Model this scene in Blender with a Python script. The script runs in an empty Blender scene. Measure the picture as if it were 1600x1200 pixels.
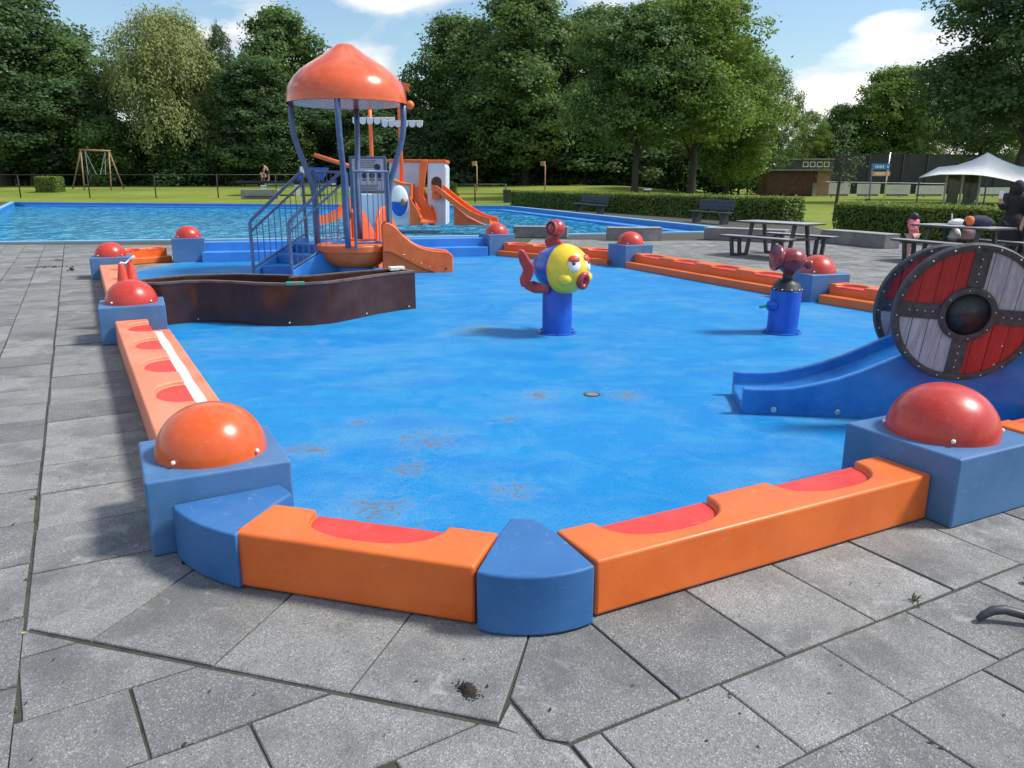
import bpy, bmesh, math, random
import numpy as np
from mathutils import Vector, Matrix
random.seed(7)
R = math.radians
PI = math.pi
sc = bpy.context.scene
COL = sc.collection

# ------------------------------------------------------------------ camera
F, HZ, CH = 1220.0, 283.0, 1.65
PITCH = math.atan((600 - HZ) / F)
cd = bpy.data.cameras.new("camera")
cam = bpy.data.objects.new("camera", cd)
COL.objects.link(cam)
cd.sensor_width = 36
cd.lens = 36 * F / 1600
cd.clip_start = 0.05
cd.clip_end = 2000
cam.location = (0, 0, CH)
cam.rotation_euler = (PI / 2 - PITCH, 0, 0)
sc.camera = cam

# ------------------------------------------------------------------ world, sun, exposure
SUN_EL, SUN_AZ = R(51), R(1)          # azimuth measured from +X towards +Y
w = bpy.data.worlds.new("World")
sc.world = w
w.use_nodes = True
nt = w.node_tree
nt.nodes.clear()
out = nt.nodes.new('ShaderNodeOutputWorld')
bg = nt.nodes.new('ShaderNodeBackground')
sky = nt.nodes.new('ShaderNodeTexSky')
sky.sky_type = 'NISHITA'
sky.sun_disc = False
sky.sun_elevation = SUN_EL
sky.sun_rotation = PI / 2 - SUN_AZ
sky.air_density = 1.4
sky.dust_density = 0.35
sky.ozone_density = 1.6
tc = nt.nodes.new('ShaderNodeTexCoord')
mp = nt.nodes.new('ShaderNodeMapping')
mp.inputs['Scale'].default_value = (1.0, 1.0, 2.6)
mp.inputs['Location'].default_value = (8.55, -11.56, 13.26)
n1 = nt.nodes.new('ShaderNodeTexNoise')
n1.inputs['Scale'].default_value = 3.6
n1.inputs['Detail'].default_value = 9
n1.inputs['Roughness'].default_value = 0.52
n1.inputs['Distortion'].default_value = 0.25
ramp = nt.nodes.new('ShaderNodeValToRGB')
ramp.color_ramp.elements[0].position = 0.485
ramp.color_ramp.elements[1].position = 0.575
ramp.color_ramp.elements[0].color = (0, 0, 0, 1)
ramp.color_ramp.elements[1].color = (1, 1, 1, 1)
n2 = nt.nodes.new('ShaderNodeTexNoise')
n2.inputs['Scale'].default_value = 9
n2.inputs['Detail'].default_value = 5
ramp2 = nt.nodes.new('ShaderNodeValToRGB')
ramp2.color_ramp.elements[0].position = 0.35
ramp2.color_ramp.elements[1].position = 0.6
ramp2.color_ramp.elements[0].color = (7.5, 8.2, 9.2, 1)
ramp2.color_ramp.elements[1].color = (13.5, 13.1, 12.3, 1)
mixc = nt.nodes.new('ShaderNodeMix')
mixc.data_type = 'RGBA'
nt.links.new(tc.outputs['Generated'], mp.inputs['Vector'])
nt.links.new(mp.outputs[0], n1.inputs['Vector'])
nt.links.new(mp.outputs[0], n2.inputs['Vector'])
nt.links.new(n1.outputs['Fac'], ramp.inputs[0])
nt.links.new(n2.outputs['Fac'], ramp2.inputs[0])
nt.links.new(ramp.outputs[0], mixc.inputs['Factor'])
tint = nt.nodes.new('ShaderNodeMix')
tint.data_type = 'RGBA'
tint.blend_type = 'MULTIPLY'
tint.inputs['Factor'].default_value = 1.0
tint.inputs['B'].default_value = (1.22, 1.38, 1.58, 1)
nt.links.new(sky.outputs[0], tint.inputs['A'])
nt.links.new(tint.outputs['Result'], mixc.inputs['A'])
nt.links.new(ramp2.outputs[0], mixc.inputs['B'])
nt.links.new(mixc.outputs['Result'], bg.inputs['Color'])
bg.inputs['Strength'].default_value = 0.098
nt.links.new(bg.outputs[0], out.inputs['Surface'])

sd = bpy.data.lights.new("sun", 'SUN')
sun = bpy.data.objects.new("sun", sd)
COL.objects.link(sun)
sd.energy = 5.0
sd.angle = R(11)
sd.color = (1.0, 0.95, 0.87)
S = Vector((math.cos(SUN_EL) * math.cos(SUN_AZ), math.cos(SUN_EL) * math.sin(SUN_AZ), math.sin(SUN_EL)))
sun.location = (30, 0, 40)
sun.rotation_euler = S.to_track_quat('Z', 'Y').to_euler()

sc.view_settings.view_transform = 'Standard'
sc.view_settings.look = 'None'
sc.view_settings.gamma = 1
sc.view_settings.use_curve_mapping = False
sc.view_settings.exposure = -0.03

# ------------------------------------------------------------------ helpers
_c, _s = math.cos(PITCH), math.sin(PITCH)


def U(x, y, z=0.0):
    """a point of the photograph's pixel grid taken down to the level z"""
    dx, dy = (x - 800) / F, (y - 600) / F
    d = (dx, _c - dy * _s, -_s - dy * _c)
    t = (z - CH) / d[2]
    return Vector((d[0] * t, d[1] * t, z))


def V(x, y, Y):
    """the same at the depth Y"""
    dx, dy = (x - 800) / F, (y - 600) / F
    d = (dx, _c - dy * _s, -_s - dy * _c)
    t = Y / d[1]
    return Vector((d[0] * t, Y, CH + d[2] * t))


def PX(p):
    z = p[2] - CH
    fw = p[1] * _c - z * _s
    up = p[1] * _s + z * _c
    return 800 + F * p[0] / fw, 600 - F * up / fw


WO = {}      # world origin of things built in world coordinates


def thing(name, label, cat, loc=(0, 0, 0), rz=0.0, group=None):
    o = bpy.data.objects.new(name, None)
    COL.objects.link(o)
    o.empty_display_size = 0.1
    o.location = loc
    o.rotation_euler = (0, 0, rz)
    tag(o, label, cat, group)
    WO[o] = Vector(loc)
    return o


def tag(o, label, cat, group=None):
    o['label'] = label
    o['category'] = cat
    if group:
        o['group'] = group
    return o


def structure(o):
    o['kind'] = 'structure'
    return o


def linkmesh(name, me, mat, parent=None, smooth=False, bevel=0.0, seg=2, loc=None):
    o = bpy.data.objects.new(name, me)
    COL.objects.link(o)
    if mat is not None and not me.materials:
        me.materials.append(mat)
    if smooth:
        me.shade_smooth()
    if parent is not None:
        o.parent = parent
        WO[o] = WO.get(parent, Vector((0, 0, 0)))
    if loc is not None:
        o.location = loc
    if bevel:
        b = o.modifiers.new('bevel', 'BEVEL')
        b.width = bevel
        b.segments = seg
        b.limit_method = 'ANGLE'
        b.angle_limit = R(35)
        b.harden_normals = False
    return o


class MB:
    def __init__(self):
        self.v = []
        self.f = []

    def add(self, vs, fs):
        n = len(self.v)
        self.v += [Vector(p) for p in vs]
        self.f += [tuple(i + n for i in q) for q in fs]
        return self

    def box(self, c, size, rz=0.0, M=None):
        x, y, z = (q / 2 for q in size)
        vs = [Vector((a * x, b * y, d * z)) for d in (-1, 1) for b in (-1, 1) for a in (-1, 1)]
        rot = Matrix.Rotation(rz, 3, 'Z') if M is None else M
        vs = [rot @ p + Vector(c) for p in vs]
        return self.add(vs, [(0, 2, 3, 1), (4, 5, 7, 6), (0, 1, 5, 4), (2, 6, 7, 3), (0, 4, 6, 2), (1, 3, 7, 5)])

    def bar(self, a, b, wx, wz):
        """rectangular bar from a to b"""
        a, b = Vector(a), Vector(b)
        d = b - a
        q = d.to_track_quat('X', 'Z').to_matrix()
        return self.box((a + b) / 2, (d.length, wx, wz), M=q)

    def prism(self, poly, z0, z1, inset=0.0):
        n = len(poly)
        ar = sum(poly[i][0] * poly[(i + 1) % n][1] - poly[(i + 1) % n][0] * poly[i][1] for i in range(n))
        if ar < 0:
            poly = poly[::-1]
        vs = [(p[0], p[1], z0) for p in poly] + [(p[0], p[1], z1) for p in poly]
        fs = [tuple(range(n))[::-1], tuple(range(n, 2 * n))]
        fs += [(i, (i + 1) % n, n + (i + 1) % n, n + i) for i in range(n)]
        return self.add(vs, fs)

    def tube(self, pts, r, n=8, cap=True):
        pts = [Vector(p) for p in pts]
        rs = r if isinstance(r, (list, tuple)) else [r] * len(pts)
        vs, fs = [], []
        prev = None
        for i, p in enumerate(pts):
            t = (pts[min(i + 1, len(pts) - 1)] - pts[max(i - 1, 0)]).normalized()
            if prev is None:
                a = Vector((0, 0, 1)) if abs(t.z) < 0.9 else Vector((1, 0, 0))
                u = t.cross(a).normalized()
            else:
                u = (prev - t * prev.dot(t)).normalized()
            prev = u
            q = t.cross(u)
            for k in range(n):
                an = 2 * PI * k / n
                vs.append(p + (u * math.cos(an) + q * math.sin(an)) * rs[i])
        for i in range(len(pts) - 1):
            for k in range(n):
                fs.append((i * n + k, i * n + (k + 1) % n, (i + 1) * n + (k + 1) % n, (i + 1) * n + k))
        if cap:
            fs.append(tuple(range(n))[::-1])
            fs.append(tuple(range((len(pts) - 1) * n, len(pts) * n)))
        return self.add(vs, fs)

    def lathe(self, prof, n=24, c=(0, 0, 0), M=None, sx=1, sy=1):
        c = Vector(c)
        vs, fs = [], []
        for (r, z) in prof:
            for k in range(n):
                an = 2 * PI * k / n
                p = Vector((r * math.cos(an) * sx, r * math.sin(an) * sy, z))
                if M is not None:
                    p = M @ p
                vs.append(p + c)
        for i in range(len(prof) - 1):
            for k in range(n):
                fs.append((i * n + k, i * n + (k + 1) % n, (i + 1) * n + (k + 1) % n, (i + 1) * n + k))
        if prof[0][0] > 1e-6:
            fs.append(tuple(range(n))[::-1])
        if prof[-1][0] > 1e-6:
            fs.append(tuple(range((len(prof) - 1) * n, len(prof) * n)))
        return self.add(vs, fs)

    def ball(self, c, r, n=16, m=9, sx=1, sy=1, sz=1, M=None):
        prof = [(r * math.sin(PI * i / m), -r * math.cos(PI * i / m) * sz) for i in range(m + 1)]
        prof[0] = (0, prof[0][1])
        prof[-1] = (0, prof[-1][1])
        return self.lathe(prof, n, c, M, sx, sy)

    def mesh(self, name, off=None):
        me = bpy.data.meshes.new(name)
        vs = self.v if off is None else [p - off for p in self.v]
        me.from_pydata([tuple(p) for p in vs], [], self.f)
        me.validate()
        bm = bmesh.new()
        bm.from_mesh(me)
        bmesh.ops.remove_doubles(bm, verts=bm.verts, dist=1e-5)
        bmesh.ops.recalc_face_normals(bm, faces=bm.faces)
        bm.to_mesh(me)
        bm.free()
        return me

    def build(self, name, mat, parent, world=False, smooth=False, bevel=0.0, seg=2, auto=None):
        off = WO.get(parent) if world else None
        o = linkmesh(name, self.mesh(name, off), mat, parent, smooth, bevel, seg)
        if auto:
            sharp(o.data, auto)
        return o

    def top(self, name, mat, label, cat, group=None, smooth=False, bevel=0.0, seg=2, auto=None):
        lo = Vector([min(p[i] for p in self.v) for i in range(3)])
        hi = Vector([max(p[i] for p in self.v) for i in range(3)])
        org = Vector(((lo.x + hi.x) / 2, (lo.y + hi.y) / 2, lo.z))
        o = linkmesh(name, self.mesh(name, org), mat, None, smooth, bevel, seg, org)
        if auto:
            sharp(o.data, auto)
        WO[o] = org
        if label:
            tag(o, label, cat, group)
        return o


def sharp(me, deg):
    me.shade_smooth()
    me.set_sharp_from_angle(angle=R(deg))


def copy_tree(o, parent=None):
    c = o.copy()
    COL.objects.link(c)
    if parent is not None:
        c.parent = parent
    for ch in list(o.children):
        copy_tree(ch, c)
    return c


# ------------------------------------------------------------------ materials
MAT = {}


def newmat(name):
    m = bpy.data.materials.new(name)
    m.use_nodes = True
    t = m.node_tree
    t.nodes.clear()
    o = t.nodes.new('ShaderNodeOutputMaterial')
    b = t.nodes.new('ShaderNodeBsdfPrincipled')
    t.links.new(b.outputs[0], o.inputs['Surface'])
    MAT[name] = m
    return m, t, b


def nd(t, typ, **kw):
    n = t.nodes.new(typ)
    for k, v in kw.items():
        if k in n.inputs:
            n.inputs[k].default_value = v
        else:
            setattr(n, k, v)
    return n


def mixrgb(t, fac, a, b, mode='MIX'):
    m = t.nodes.new('ShaderNodeMix')
    m.data_type = 'RGBA'
    m.blend_type = mode
    for s, v in (('Factor', fac), ('A', a), ('B', b)):
        if hasattr(v, 'is_linked') or hasattr(v, 'links'):
            t.links.new(v, m.inputs[s])
        else:
            m.inputs[s].default_value = v if s == 'Factor' else (*v, 1)
    return m.outputs['Result']


def ramp1(t, src, p0, p1, c0=0.0, c1=1.0):
    r = t.nodes.new('ShaderNodeMapRange')
    r.inputs['From Min'].default_value = p0
    r.inputs['From Max'].default_value = p1
    r.inputs['To Min'].default_value = c0
    r.inputs['To Max'].default_value = c1
    r.clamp = True
    t.links.new(src, r.inputs['Value'])
    return r.outputs[0]


def bump(t, b, src, strength, dist=0.01):
    n = nd(t, 'ShaderNodeBump', Strength=strength, Distance=dist)
    t.links.new(src, n.inputs['Height'])
    t.links.new(n.outputs[0], b.inputs['Normal'])


def objcoord(t, scale=None):
    g = t.nodes.new('ShaderNodeNewGeometry')
    return g.outputs['Position']


def paint(name, col, rough=0.4, var=0.14, scale=6, coat=0.0, dirt=None, fade=None, metallic=0.0, spec=0.5, bumpy=0.06, scuff=0.35, coat_rough=0.12):
    """painted or moulded surface: faded patches, fine grime, a slightly uneven gloss"""
    m, t, b = newmat(name)
    pos = objcoord(t)
    n = nd(t, 'ShaderNodeTexNoise', Scale=scale, Detail=6.0, Roughness=0.6)
    t.links.new(pos, n.inputs['Vector'])
    nf = nd(t, 'ShaderNodeTexNoise', Scale=scale * 14, Detail=4.0)
    t.links.new(pos, nf.inputs['Vector'])
    dark = tuple(c * (1 - var) for c in col)
    lite = fade or tuple(min(1, c * (1 + var * 0.6) + 0.02) for c in col)
    c = mixrgb(t, ramp1(t, n.outputs['Fac'], 0.32, 0.68), dark, lite)
    c = mixrgb(t, ramp1(t, nf.outputs['Fac'], 0.62, 0.8, 0, 0.25), c, dirt or tuple(q * 0.6 for q in col))
    sm = nd(t, 'ShaderNodeMapping')
    sm.inputs['Scale'].default_value = (1.0, 1.0, 3.5)
    sm.inputs['Rotation'].default_value = (0.3, 0.2, 0.6)
    t.links.new(pos, sm.inputs['Vector'])
    sf = nd(t, 'ShaderNodeTexNoise', Scale=scale * 5, Detail=9.0, Roughness=0.78, Distortion=1.2)
    t.links.new(sm.outputs[0], sf.inputs['Vector'])
    c = mixrgb(t, ramp1(t, sf.outputs['Fac'], 0.575, 0.66, 0, scuff), c, tuple(min(1, q * 0.55 + 0.28) for q in col))
    c = mixrgb(t, ramp1(t, sf.outputs['Fac'], 0.41, 0.33, 0, scuff), c, tuple(q * 0.5 + 0.01 for q in col))
    t.links.new(c, b.inputs['Base Color'])
    rr = ramp1(t, n.outputs['Fac'], 0.3, 0.7, rough * 0.85, min(1, rough * 1.25))
    t.links.new(rr, b.inputs['Roughness'])
    b.inputs['Metallic'].default_value = metallic
    b.inputs['Specular IOR Level'].default_value = spec
    b.inputs['Coat Weight'].default_value = coat
    b.inputs['Coat Roughness'].default_value = coat_rough
    if bumpy:
        bump(t, b, nf.outputs['Fac'], bumpy, 0.004)
    return m


def flat(name, col, rough=0.7):
    return paint(name, col, rough, var=0.06, bumpy=0)


paint('orange', (0.80, 0.125, 0.018), 0.42, 0.08, 5, fade=(0.86, 0.17, 0.035))
paint('bench_orange', (0.74, 0.122, 0.007), 0.42, 0.08, 3, fade=(0.80, 0.165, 0.018), dirt=(0.5, 0.09, 0.02), spec=0.5, coat=0.35, coat_rough=0.4)
paint('faded_orange', (0.74, 0.20, 0.095), 0.5, 0.08, 3, fade=(0.78, 0.27, 0.16), dirt=(0.5, 0.16, 0.08))
paint('red_pad', (0.66, 0.035, 0.024), 0.45, 0.12, 6, fade=(0.70, 0.06, 0.045))
paint('dome_red', (0.52, 0.030, 0.014), 0.34, 0.10, 4, coat=0.25, bumpy=0.03)
paint('dome_orange', (0.68, 0.095, 0.006), 0.30, 0.10, 4, coat=0.3, bumpy=0.03)
paint('block_blue', (0.055, 0.165, 0.35), 0.50, 0.10, 3, fade=(0.085, 0.195, 0.39), dirt=(0.06, 0.10, 0.22), spec=0.4)
paint('wedge_blue', (0.032, 0.140, 0.36), 0.5, 0.10, 3, fade=(0.048, 0.165, 0.40), dirt=(0.03, 0.09, 0.22), spec=0.3)
paint('rail_blue', (0.070, 0.125, 0.245), 0.38, 0.15, 8)
paint('slide_blue', (0.006, 0.12, 0.44), 0.32, 0.14, 2.5, coat=0.2, fade=(0.03, 0.22, 0.60))
paint('column_blue', (0.008, 0.085, 0.50), 0.36, 0.10, 3, fade=(0.012, 0.12, 0.56))
paint('step_blue', (0.03, 0.24, 0.66), 0.5, 0.12, 2)
paint('brown', (0.050, 0.015, 0.009), 0.16, 0.2, 2.5, coat=0.15, spec=0.35, scuff=0.03, bumpy=0.02)
paint('brown_rim', (0.12, 0.085, 0.07), 0.35, 0.3, 8)
paint('white', (0.78, 0.78, 0.76), 0.4, 0.06, 4)
paint('ship_white', (0.60, 0.64, 0.72), 0.45, 0.08, 1.5)
paint('roof_under', (0.62, 0.64, 0.66), 0.5, 0.2, 4)
paint('yellow', (0.85, 0.60, 0.02), 0.3, 0.06, 8, coat=0.3)
paint('fish_blue', (0.012, 0.10, 0.46), 0.3, 0.15, 10, coat=0.3)
paint('fish_red', (0.42, 0.028, 0.028), 0.3, 0.15, 8, coat=0.3)
paint('cannon_red', (0.24, 0.014, 0.020), 0.28, 0.15, 8, coat=0.3)
paint('black', (0.018, 0.019, 0.021), 0.45, 0.2, 12)
paint('dark_metal', (0.035, 0.040, 0.046), 0.45, 0.2, 10)
paint('dark_board', (0.045, 0.047, 0.052), 0.42, 0.2, 5)
paint('table_top', (0.40, 0.41, 0.41), 0.3, 0.15, 5)  # pale colour with the sun glare on the dark boards painted in
paint('bench_dark', (0.03, 0.042, 0.06), 0.5, 0.15, 5)
paint('green', (0.01, 0.35, 0.20), 0.4, 0.1, 20)
paint('steel', (0.6, 0.61, 0.62), 0.3, 0.1, 20, metallic=0.9)
paint('concrete', (0.19, 0.185, 0.18), 0.85, 0.25, 4, bumpy=0.3)
paint('concrete_top', (0.30, 0.30, 0.29), 0.85, 0.2, 4, bumpy=0.3)
paint('tent', (0.70, 0.71, 0.72), 0.6, 0.08, 0.6)
paint('net_dark', (0.035, 0.037, 0.040), 0.8, 0.2, 0.4)
paint('board_white', (0.62, 0.60, 0.57), 0.6, 0.1, 0.8)
paint('sign_blue', (0.01, 0.20, 0.48), 0.4, 0.1, 4)
paint('sign_orange', (0.70, 0.32, 0.13), 0.45, 0.1, 4)
paint('sign_grey', (0.52, 0.54, 0.60), 0.5, 0.1, 6)
paint('sign_ink', (0.03, 0.035, 0.06), 0.6, 0.1, 6)
paint('wood_shed', (0.12, 0.055, 0.035), 0.75, 0.35, 2)
paint('mortar', (0.45, 0.42, 0.33), 0.9, 0.2, 30)
paint('wood_light', (0.42, 0.24, 0.13), 0.7, 0.25, 2)
paint('wood_post', (0.30, 0.19, 0.10), 0.7, 0.3, 3)
paint('building', (0.10, 0.085, 0.08), 0.85, 0.2, 0.8)
paint('glass_dark', (0.03, 0.04, 0.05), 0.12, 0.1, 2)
paint('bark', (0.045, 0.036, 0.027), 0.9, 0.35, 3, bumpy=0.6)
paint('skin', (0.55, 0.29, 0.20), 0.5, 0.06, 10)
paint('hair_white', (0.62, 0.60, 0.57), 0.7, 0.1, 30)
paint('hair_dark', (0.03, 0.02, 0.015), 0.6, 0.2, 30)
paint('cloth_black', (0.012, 0.012, 0.016), 0.85, 0.3, 10)
paint('cloth_navy', (0.012, 0.016, 0.045), 0.85, 0.3, 10)
paint('cloth_pink', (0.78, 0.16, 0.26), 0.8, 0.15, 20)
paint('cloth_pale_pink', (0.60, 0.34, 0.36), 0.8, 0.15, 20)
paint('bag_orange', (0.62, 0.14, 0.03), 0.7, 0.15, 20)
paint('bag_white', (0.72, 0.72, 0.70), 0.5, 0.1, 20)
paint('soil', (0.022, 0.013, 0.010), 0.95, 0.4, 60, bumpy=0.8)
paint('awning_blue', (0.01, 0.10, 0.60), 0.5, 0.1, 2)
paint('cone_red', (0.72, 0.07, 0.03), 0.4, 0.12, 12)
paint('far_grey', (0.25, 0.24, 0.23), 0.8, 0.2, 1)


def m_slab():
    m, t, b = newmat('slab')
    pos0 = objcoord(t)
    geo = t.nodes.new('ShaderNodeNewGeometry')
    oi = t.nodes.new('ShaderNodeObjectInfo')
    add = nd(t, 'ShaderNodeMath', operation='ADD')
    t.links.new(geo.outputs['Random Per Island'], add.inputs[0])
    t.links.new(oi.outputs['Random'], add.inputs[1])
    fr = nd(t, 'ShaderNodeMath', operation='FRACT')
    t.links.new(add.outputs[0], fr.inputs[0])
    # every slab is cast on its own: shift the pattern from one to the next
    sh_ = nd(t, 'ShaderNodeMath', operation='MULTIPLY')
    t.links.new(fr.outputs[0], sh_.inputs[0])
    sh_.inputs[1].default_value = 31.0
    cv = nd(t, 'ShaderNodeCombineXYZ')
    t.links.new(sh_.outputs[0], cv.inputs[0])
    t.links.new(sh_.outputs[0], cv.inputs[2])
    va = nd(t, 'ShaderNodeVectorMath', operation='ADD')
    t.links.new(pos0, va.inputs[0])
    t.links.new(cv.outputs[0], va.inputs[1])
    pos = va.outputs[0]
    base = mixrgb(t, fr.outputs[0], (0.158, 0.163, 0.162), (0.258, 0.261, 0.255))
    v = nd(t, 'ShaderNodeTexVoronoi', Scale=185.0, Randomness=1.0)
    t.links.new(pos, v.inputs['Vector'])
    sep = t.nodes.new('ShaderNodeSeparateColor')
    t.links.new(v.outputs['Color'], sep.inputs[0])
    c = mixrgb(t, ramp1(t, sep.outputs[0], 0.74, 0.98, 0, 0.36), base, (0.58, 0.58, 0.56))
    c = mixrgb(t, ramp1(t, sep.outputs[1], 0.68, 0.96, 0, 0.50), c, (0.055, 0.058, 0.060))
    # brighter clusters of pebbles where the surface is worn
    nc = nd(t, 'ShaderNodeTexNoise', Scale=3.6, Detail=7.0, Roughness=0.68)
    t.links.new(pos, nc.inputs['Vector'])
    f = nd(t, 'ShaderNodeTexNoise', Scale=240.0, Detail=2.0)
    t.links.new(pos, f.inputs['Vector'])
    mul = nd(t, 'ShaderNodeMath', operation='MULTIPLY')
    t.links.new(ramp1(t, nc.outputs['Fac'], 0.54, 0.70), mul.inputs[0])
    t.links.new(ramp1(t, f.outputs['Fac'], 0.56, 0.66), mul.inputs[1])
    c = mixrgb(t, mul.outputs[0], c, (0.76, 0.76, 0.75))
    # dark stains
    ns = nd(t, 'ShaderNodeTexNoise', Scale=2.2, Detail=8.0, Roughness=0.64, Distortion=0.4)
    t.links.new(pos, ns.inputs['Vector'])
    c = mixrgb(t, ramp1(t, ns.outputs['Fac'], 0.54, 0.36, 0, 0.62), c, (0.085, 0.09, 0.092))
    # pale lime scuffs, dried in rings
    nw = nd(t, 'ShaderNodeTexNoise', Scale=4.2, Detail=9.0, Roughness=0.72, Distortion=2.2)
    t.links.new(pos0, nw.inputs['Vector'])
    nm_ = nd(t, 'ShaderNodeTexNoise', Scale=0.8, Detail=2.0)
    t.links.new(pos0, nm_.inputs['Vector'])
    ml_ = nd(t, 'ShaderNodeMath', operation='MULTIPLY')
    t.links.new(ramp1(t, nw.outputs['Fac'], 0.55, 0.66), ml_.inputs[0])
    t.links.new(ramp1(t, nm_.outputs['Fac'], 0.44, 0.58, 0, 0.55), ml_.inputs[1])
    c = mixrgb(t, ml_.outputs[0], c, (0.44, 0.44, 0.43))
    # brownish film here and there
    nb = nd(t, 'ShaderNodeTexNoise', Scale=0.9, Detail=5.0)
    t.links.new(pos0, nb.inputs['Vector'])
    c = mixrgb(t, ramp1(t, nb.outputs['Fac'], 0.5, 0.7, 0, 0.22), c, (0.20, 0.175, 0.15))
    t.links.new(c, b.inputs['Base Color'])
    b.inputs['Roughness'].default_value = 0.8
    b.inputs['Specular IOR Level'].default_value = 0.3
    bump(t, b, v.outputs['Distance'], 0.45, 0.005)


m_slab()


def m_floor():
    m, t, b = newmat('pool_floor')
    pos = objcoord(t)
    n = nd(t, 'ShaderNodeTexNoise', Scale=0.55, Detail=8.0, Roughness=0.6, Distortion=0.5)
    t.links.new(pos, n.inputs['Vector'])
    c = mixrgb(t, ramp1(t, n.outputs['Fac'], 0.34, 0.64), (0.001, 0.195, 0.495), (0.010, 0.245, 0.53))
    n2 = nd(t, 'ShaderNodeTexNoise', Scale=2.6, Detail=9.0, Roughness=0.7, Distortion=0.8)
    t.links.new(pos, n2.inputs['Vector'])
    c = mixrgb(t, ramp1(t, n2.outputs['Fac'], 0.46, 0.70, 0, 0.65), c, (0.075, 0.295, 0.52))
    nbp = nd(t, 'ShaderNodeTexNoise', Scale=0.8, Detail=6.0, Roughness=0.6, Distortion=0.7)
    t.links.new(pos, nbp.inputs['Vector'])
    c = mixrgb(t, ramp1(t, nbp.outputs['Fac'], 0.48, 0.66, 0, 0.5), c, (0.11, 0.305, 0.50))
    # drying marks drawn out sideways
    mp_ = nd(t, 'ShaderNodeMapping')
    mp_.inputs['Scale'].default_value = (0.8, 3.4, 1)
    t.links.new(pos, mp_.inputs['Vector'])
    n3 = nd(t, 'ShaderNodeTexNoise', Scale=1.1, Detail=9.0, Roughness=0.66, Distortion=0.4)
    t.links.new(mp_.outputs[0], n3.inputs['Vector'])
    c = mixrgb(t, ramp1(t, n3.outputs['Fac'], 0.56, 0.40, 0, 0.38), c, (0.012, 0.16, 0.50))
    # speckle of the rubber granulate
    sp = nd(t, 'ShaderNodeTexNoise', Scale=70.0, Detail=5.0, Roughness=0.8)
    t.links.new(pos, sp.inputs['Vector'])
    c = mixrgb(t, ramp1(t, sp.outputs['Fac'], 0.53, 0.62, 0, 0.6), c, (0.006, 0.095, 0.31))
    c = mixrgb(t, ramp1(t, sp.outputs['Fac'], 0.42, 0.30, 0, 0.30), c, (0.12, 0.42, 0.80))
    # worn-through places
    mask = None
    for (px, py, rad) in ((668, 690, 0.46), (560, 662, 0.17), (795, 656, 0.2), (845, 620, 0.30), (975, 620, 0.36), (800, 770, 0.30),
                          (480, 705, 0.30), (590, 800, 0.45), (1180, 640, 0.45), (745, 515, 0.55), (1330, 650, 0.5), (640, 735, 0.3)):
        p = U(px, py)
        d = nd(t, 'ShaderNodeVectorMath', operation='DISTANCE')
        d.inputs[1].default_value = (p.x, p.y, 0.01)
        t.links.new(pos, d.inputs[0])
        r_ = ramp1(t, d.outputs['Value'], rad, rad * 0.2)
        if mask is None:
            mask = r_
        else:
            mx = nd(t, 'ShaderNodeMath', operation='MAXIMUM')
            t.links.new(mask, mx.inputs[0])
            t.links.new(r_, mx.inputs[1])
            mask = mx.outputs[0]
    n4 = nd(t, 'ShaderNodeTexNoise', Scale=15.0, Detail=9.0, Roughness=0.72, Distortion=0.7)
    t.links.new(pos, n4.inputs['Vector'])
    ad = nd(t, 'ShaderNodeMath', operation='MULTIPLY_ADD')
    t.links.new(mask, ad.inputs[0])
    ad.inputs[1].default_value = 0.225
    t.links.new(n4.outputs['Fac'], ad.inputs[2])
    c = mixrgb(t, ramp1(t, ad.outputs[0], 0.60, 0.76, 0, 0.30), c, (0.22, 0.31, 0.42))
    c = mixrgb(t, ramp1(t, ad.outputs[0], 0.715, 0.78, 0, 0.7), c, (0.13, 0.125, 0.10))
    t.links.new(c, b.inputs['Base Color'])
    t.links.new(ramp1(t, n2.outputs['Fac'], 0.35, 0.65, 0.50, 0.72), b.inputs['Roughness'])
    b.inputs['Specular IOR Level'].default_value = 0.2
    bump(t, b, sp.outputs['Fac'], 0.35, 0.006)


m_floor()


def m_water():
    m, t, b = newmat('water')
    pos = objcoord(t)
    mp_ = nd(t, 'ShaderNodeMapping')
    mp_.inputs['Scale'].default_value = (1.7, 0.55, 1)
    t.links.new(pos, mp_.inputs['Vector'])
    n = nd(t, 'ShaderNodeTexNoise', Scale=1.9, Detail=3.0, Roughness=0.55, Distortion=0.6)
    t.links.new(mp_.outputs[0], n.inputs['Vector'])
    n2 = nd(t, 'ShaderNodeTexNoise', Scale=0.12, Detail=3.0)
    t.links.new(pos, n2.inputs['Vector'])
    c = mixrgb(t, ramp1(t, n2.outputs['Fac'], 0.35, 0.65), (0.004, 0.19, 0.37), (0.012, 0.26, 0.48))
    c = mixrgb(t, ramp1(t, n.outputs['Fac'], 0.50, 0.62, 0, 0.9), c, (0.13, 0.56, 0.86))
    t.links.new(c, b.inputs['Base Color'])
    b.inputs['Roughness'].default_value = 0.10
    b.inputs['IOR'].default_value = 1.33
    bump(t, b, n.outputs['Fac'], 1.0, 0.22)


m_water()


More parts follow.
